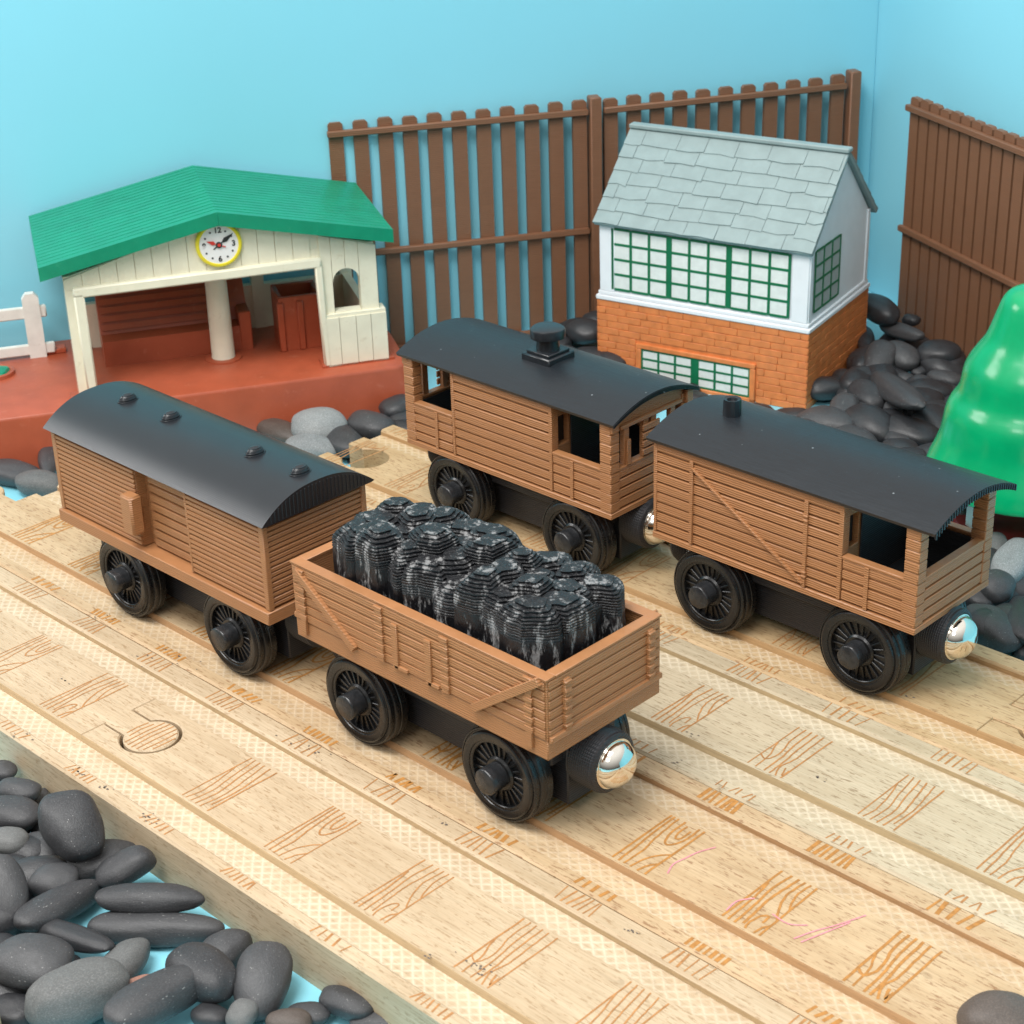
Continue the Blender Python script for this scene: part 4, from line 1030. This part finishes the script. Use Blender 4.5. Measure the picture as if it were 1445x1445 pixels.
G3 = 'pebbles beside the brake van porch at the right edge'
z5 = lambda x, y: (1180+x/4.015, 640+y/4.015)
EDGE = [
 (905, 540, 66, 78, 0, .5, 'g', 'mottled grey pebble seen just past the brake van post', 0),
 (1000, 620, 112, 128, 30, .45, 'l', 'pale speckled grey pebble at the right edge below the tree', 0),
 (900, 760, 112, 98, 10, .35, 'd', 'big dark round pebble right of the brake van porch', 0),
 (880, 990, 152, 112, 40, .1, 'd', 'large smooth dark grey pebble beside the shiny magnet of the brake van', 0),
 (1055, 945, 100, 120, 0, .3, 'k', 'blackish pebble cut by the right edge beside the large smooth one', 0),
 (1060, 1095, 56, 66, 0, 0, 'd', 'small dark pebble low at the right edge by the track', 0),
 (785, 800, 60, 56, 0, .05, 'k', 'blackish pebble in shadow behind the brake van corner', 0),
 (890, 890, 80, 46, 20, .0, 'd', 'dark pebble wedged behind the large smooth one beside the magnet', 0),
 (1040, 790, 70, 50, 0, .0, 'k', 'blackish pebble in the gap under the pale speckled one', 0),
]
for x, y, a, bb, an, lay, mk, lb, el in EDGE:
    if bb > a: a, bb, an = bb, a, an+90
    q = z5(x, y); peb(q[0], q[1], a/4.015, bb/4.015, an, lay, mk, lb, G3, el)

G4 = 'pebbles along the red platform front'
BACK = [
 (395, 608, 34, 16, 22, .1, 'b', 'flat brownish pebble by the platform, just past the van roof', 0),
 (452, 602, 36, 27, 8, .12, 'l', 'mottled light grey pebble in front of the platform', 0),
 (440, 632, 34, 20, 10, .0, 'l', 'bluish pale grey pebble behind the van roof', 0),
 (484, 622, 24, 23, 40, .05, 'd', 'round dark pebble between the pale ones and the track end', 0),
 (523, 601, 31, 21, 12, .2, 'd', 'smooth dark pebble at the open end of the brake van track', 0),
 (562, 576, 24, 17, 165, .35, 'k', 'blackish pebble at the platform corner behind the brake van', 0),
 (530, 648, 20, 12, 15, -.3, 'd', 'grey pebble lying in the open socket of the track end', 0),
 (512, 640, 14, 20, 40, -.2, 'k', 'small dark pebble dropped beside the track end', 0),
 (16, 668, 44, 18, 10, .0, 'd', 'long dark pebble in front of the platform at the left edge', 0),
 (56, 682, 32, 20, 10, .0, 'g', 'dull grey pebble at the far end of the track by the left edge', 0),
 (70, 644, 17, 24, 0, .25, 'd', 'dark rounded pebble squeezed between the platform and the van', 0),
 (825, 468, 26, 18, 10, .3, 'k', 'blackish pebble between the fence and the signal box', 0),
 (845, 452, 22, 14, 170, .4, 'k', 'small blackish pebble at the foot of the fence post', 0),
]
for x, y, a, bb, an, lay, mk, lb, el in BACK:
    if bb > a: a, bb, an = bb, a, an+90
    peb(x, y, a, bb, an, lay, mk, lb, G4, el)
EXTRA = [(1168, 598, 40, 24, 15, .0, 'd', 'dark pebble in front of the brick base, just above the brake van roof', 0),
 (1118, 592, 30, 16, 5, .0, 'k', 'small blackish pebble under the lower window of the signal box', 0),
 (1205, 622, 30, 20, 30, .05, 'd', 'dark pebble above the middle of the brake van roof, left of the low pair', 0),
 (1190, 585, 30, 22, 100, .1, 'd', 'dark pebble leaning on the brick corner of the signal box', 20)]
for x, y, a, bb, an, lay, mk, lb, el in EXTRA: peb(x, y, a, bb, an, lay, mk, lb, G2, el)
# the lower course of the right heap, mostly buried: only slivers show between the pebbles above
rnd = random.Random(77)
def buried(n, poly, label, group, r=(.55, .95), zr=(-.1, .25)):
    k = 0
    while k < n:
        u, v = rnd.random(), rnd.random()
        p = (1-u)*((1-v)*Vector(poly[0])+v*Vector(poly[3]))+u*((1-v)*Vector(poly[1])+v*Vector(poly[2]))
        a = rnd.uniform(*r); f = rnd.uniform(0, PI)
        put_pebble(Vector((p.x, p.y, ZB+.35+rnd.uniform(*zr))), Vector((math.cos(f), math.sin(f), rnd.uniform(-.2, .2))), Vector((rnd.uniform(-.2, .2), rnd.uniform(-.2, .2), 1)), a, a*.72, a*.5, 'k', label, group); k += 1
buried(46, [(-2.3, 26.6), (4.2, 22.5), (4.3, 29.0), (-4.2, 32.8)], 'blackish pebble buried under the heap right of the signal box', G2)
buried(12, [(-3.0, 26.7), (-2.0, 26.9), (-3.2, 31.2), (-4.2, 31.2)], 'blackish pebble buried along the foot of the brick side wall', G2, (.5, .8), (.0, .2))
buried(9, [(-13.2, 25.6), (-9.6, 24.8), (-9.6, 27.2), (-12.6, 28.4)], 'blackish pebble between the slatted fence and the signal box corner', G4, (.5, .8), (-.05, .15))
buried(6, [(-11.9, 16.6), (-10.4, 16.9), (-10.4, 19.5), (-11.6, 19.0)], 'blackish pebble by the platform corner behind the brake van', G4, (.4, .65), (-.1, .05))
buried(22, [(-9.6, 24.2), (-3.4, 25.7), (-3.4, 26.3), (-9.8, 24.9)], 'small blackish pebble at the foot of the signal box front', G2, (.26, .42), (-.28, -.2))
buried(14, [(5.5, 18.0), (11.5, 17.4), (11, 20.0), (6, 20.5)], 'blackish pebble buried under the pebbles at the right edge', G3)
buried(10, [(-11.8, 18.2), (-4, 18.5), (-4.5, 24.5), (-11, 24.5)], 'blackish pebble hidden behind the brake van with the capped chimney', G4)

buried(30, [(-3.6, -3.9), (2.2, -3.9), (-1.2, -.75), (-3.6, -.75)], 'blackish pebble buried under the heap at the lower left', G1, (.4, .75), (-.12, .08))
buried(12, [(-3.4, 24.6), (2.2, 21.5), (2.6, 24.0), (-2.4, 26.0)], 'blackish pebble behind the brake van with the stovepipe', G2, (.5, .8), (-.1, .0))

# ------------------------------------------------------------------ light
wd = bpy.data.worlds.new('World'); scene.world = wd; wd.use_nodes = True
nt = wd.node_tree; bg = nt.nodes['Background']
tcn = nt.nodes.new('ShaderNodeTexCoord'); sep = nt.nodes.new('ShaderNodeSeparateXYZ'); rmp = nt.nodes.new('ShaderNodeValToRGB')
nt.links.new(tcn.outputs['Generated'], sep.inputs[0])
mr = nt.nodes.new('ShaderNodeMapRange'); mr.inputs[1].default_value = -1; mr.inputs[2].default_value = 1
nt.links.new(sep.outputs[2], mr.inputs[0]); nt.links.new(mr.outputs[0], rmp.inputs[0])
e = rmp.color_ramp.elements; e[0].position = .5; e[0].color = (.07, .066, .06, 1); e[1].position = .92; e[1].color = (1, .99, .97, 1)
nt.links.new(rmp.outputs[0], bg.inputs[0]); bg.inputs[1].default_value = 1.15
def area(name, loc, target, size, power, col=(1, 1, 1), sy=None):
    ld = bpy.data.lights.new(name, 'AREA'); ld.energy = power; ld.color = col; ld.size = size
    if sy: ld.shape = 'RECTANGLE'; ld.size_y = sy
    o = bpy.data.objects.new(name, ld); C.objects.link(o); o.location = loc
    d = Vector(target)-Vector(loc); o.rotation_euler = d.to_track_quat('-Z', 'Y').to_euler(); return o
area('ceiling_lamp', (3, -14, 60), (0, 14, 0), 34, 39000, (1, .985, .96), 20)
area('window_light', (-60, -26, 43), (0, 12, 2), 30, 18000, (1, .99, .98), 22)
area('added_front_fill', (22, -50, 55), (0, 14, 0), 26, 12000, (1, .985, .96), 18)  # added fill, brightens the left backdrop and the near faces
scene.view_settings.view_transform = 'Standard'; scene.view_settings.look = 'None'; scene.view_settings.gamma = 1; scene.view_settings.exposure = 0
scene.render.engine = 'CYCLES'
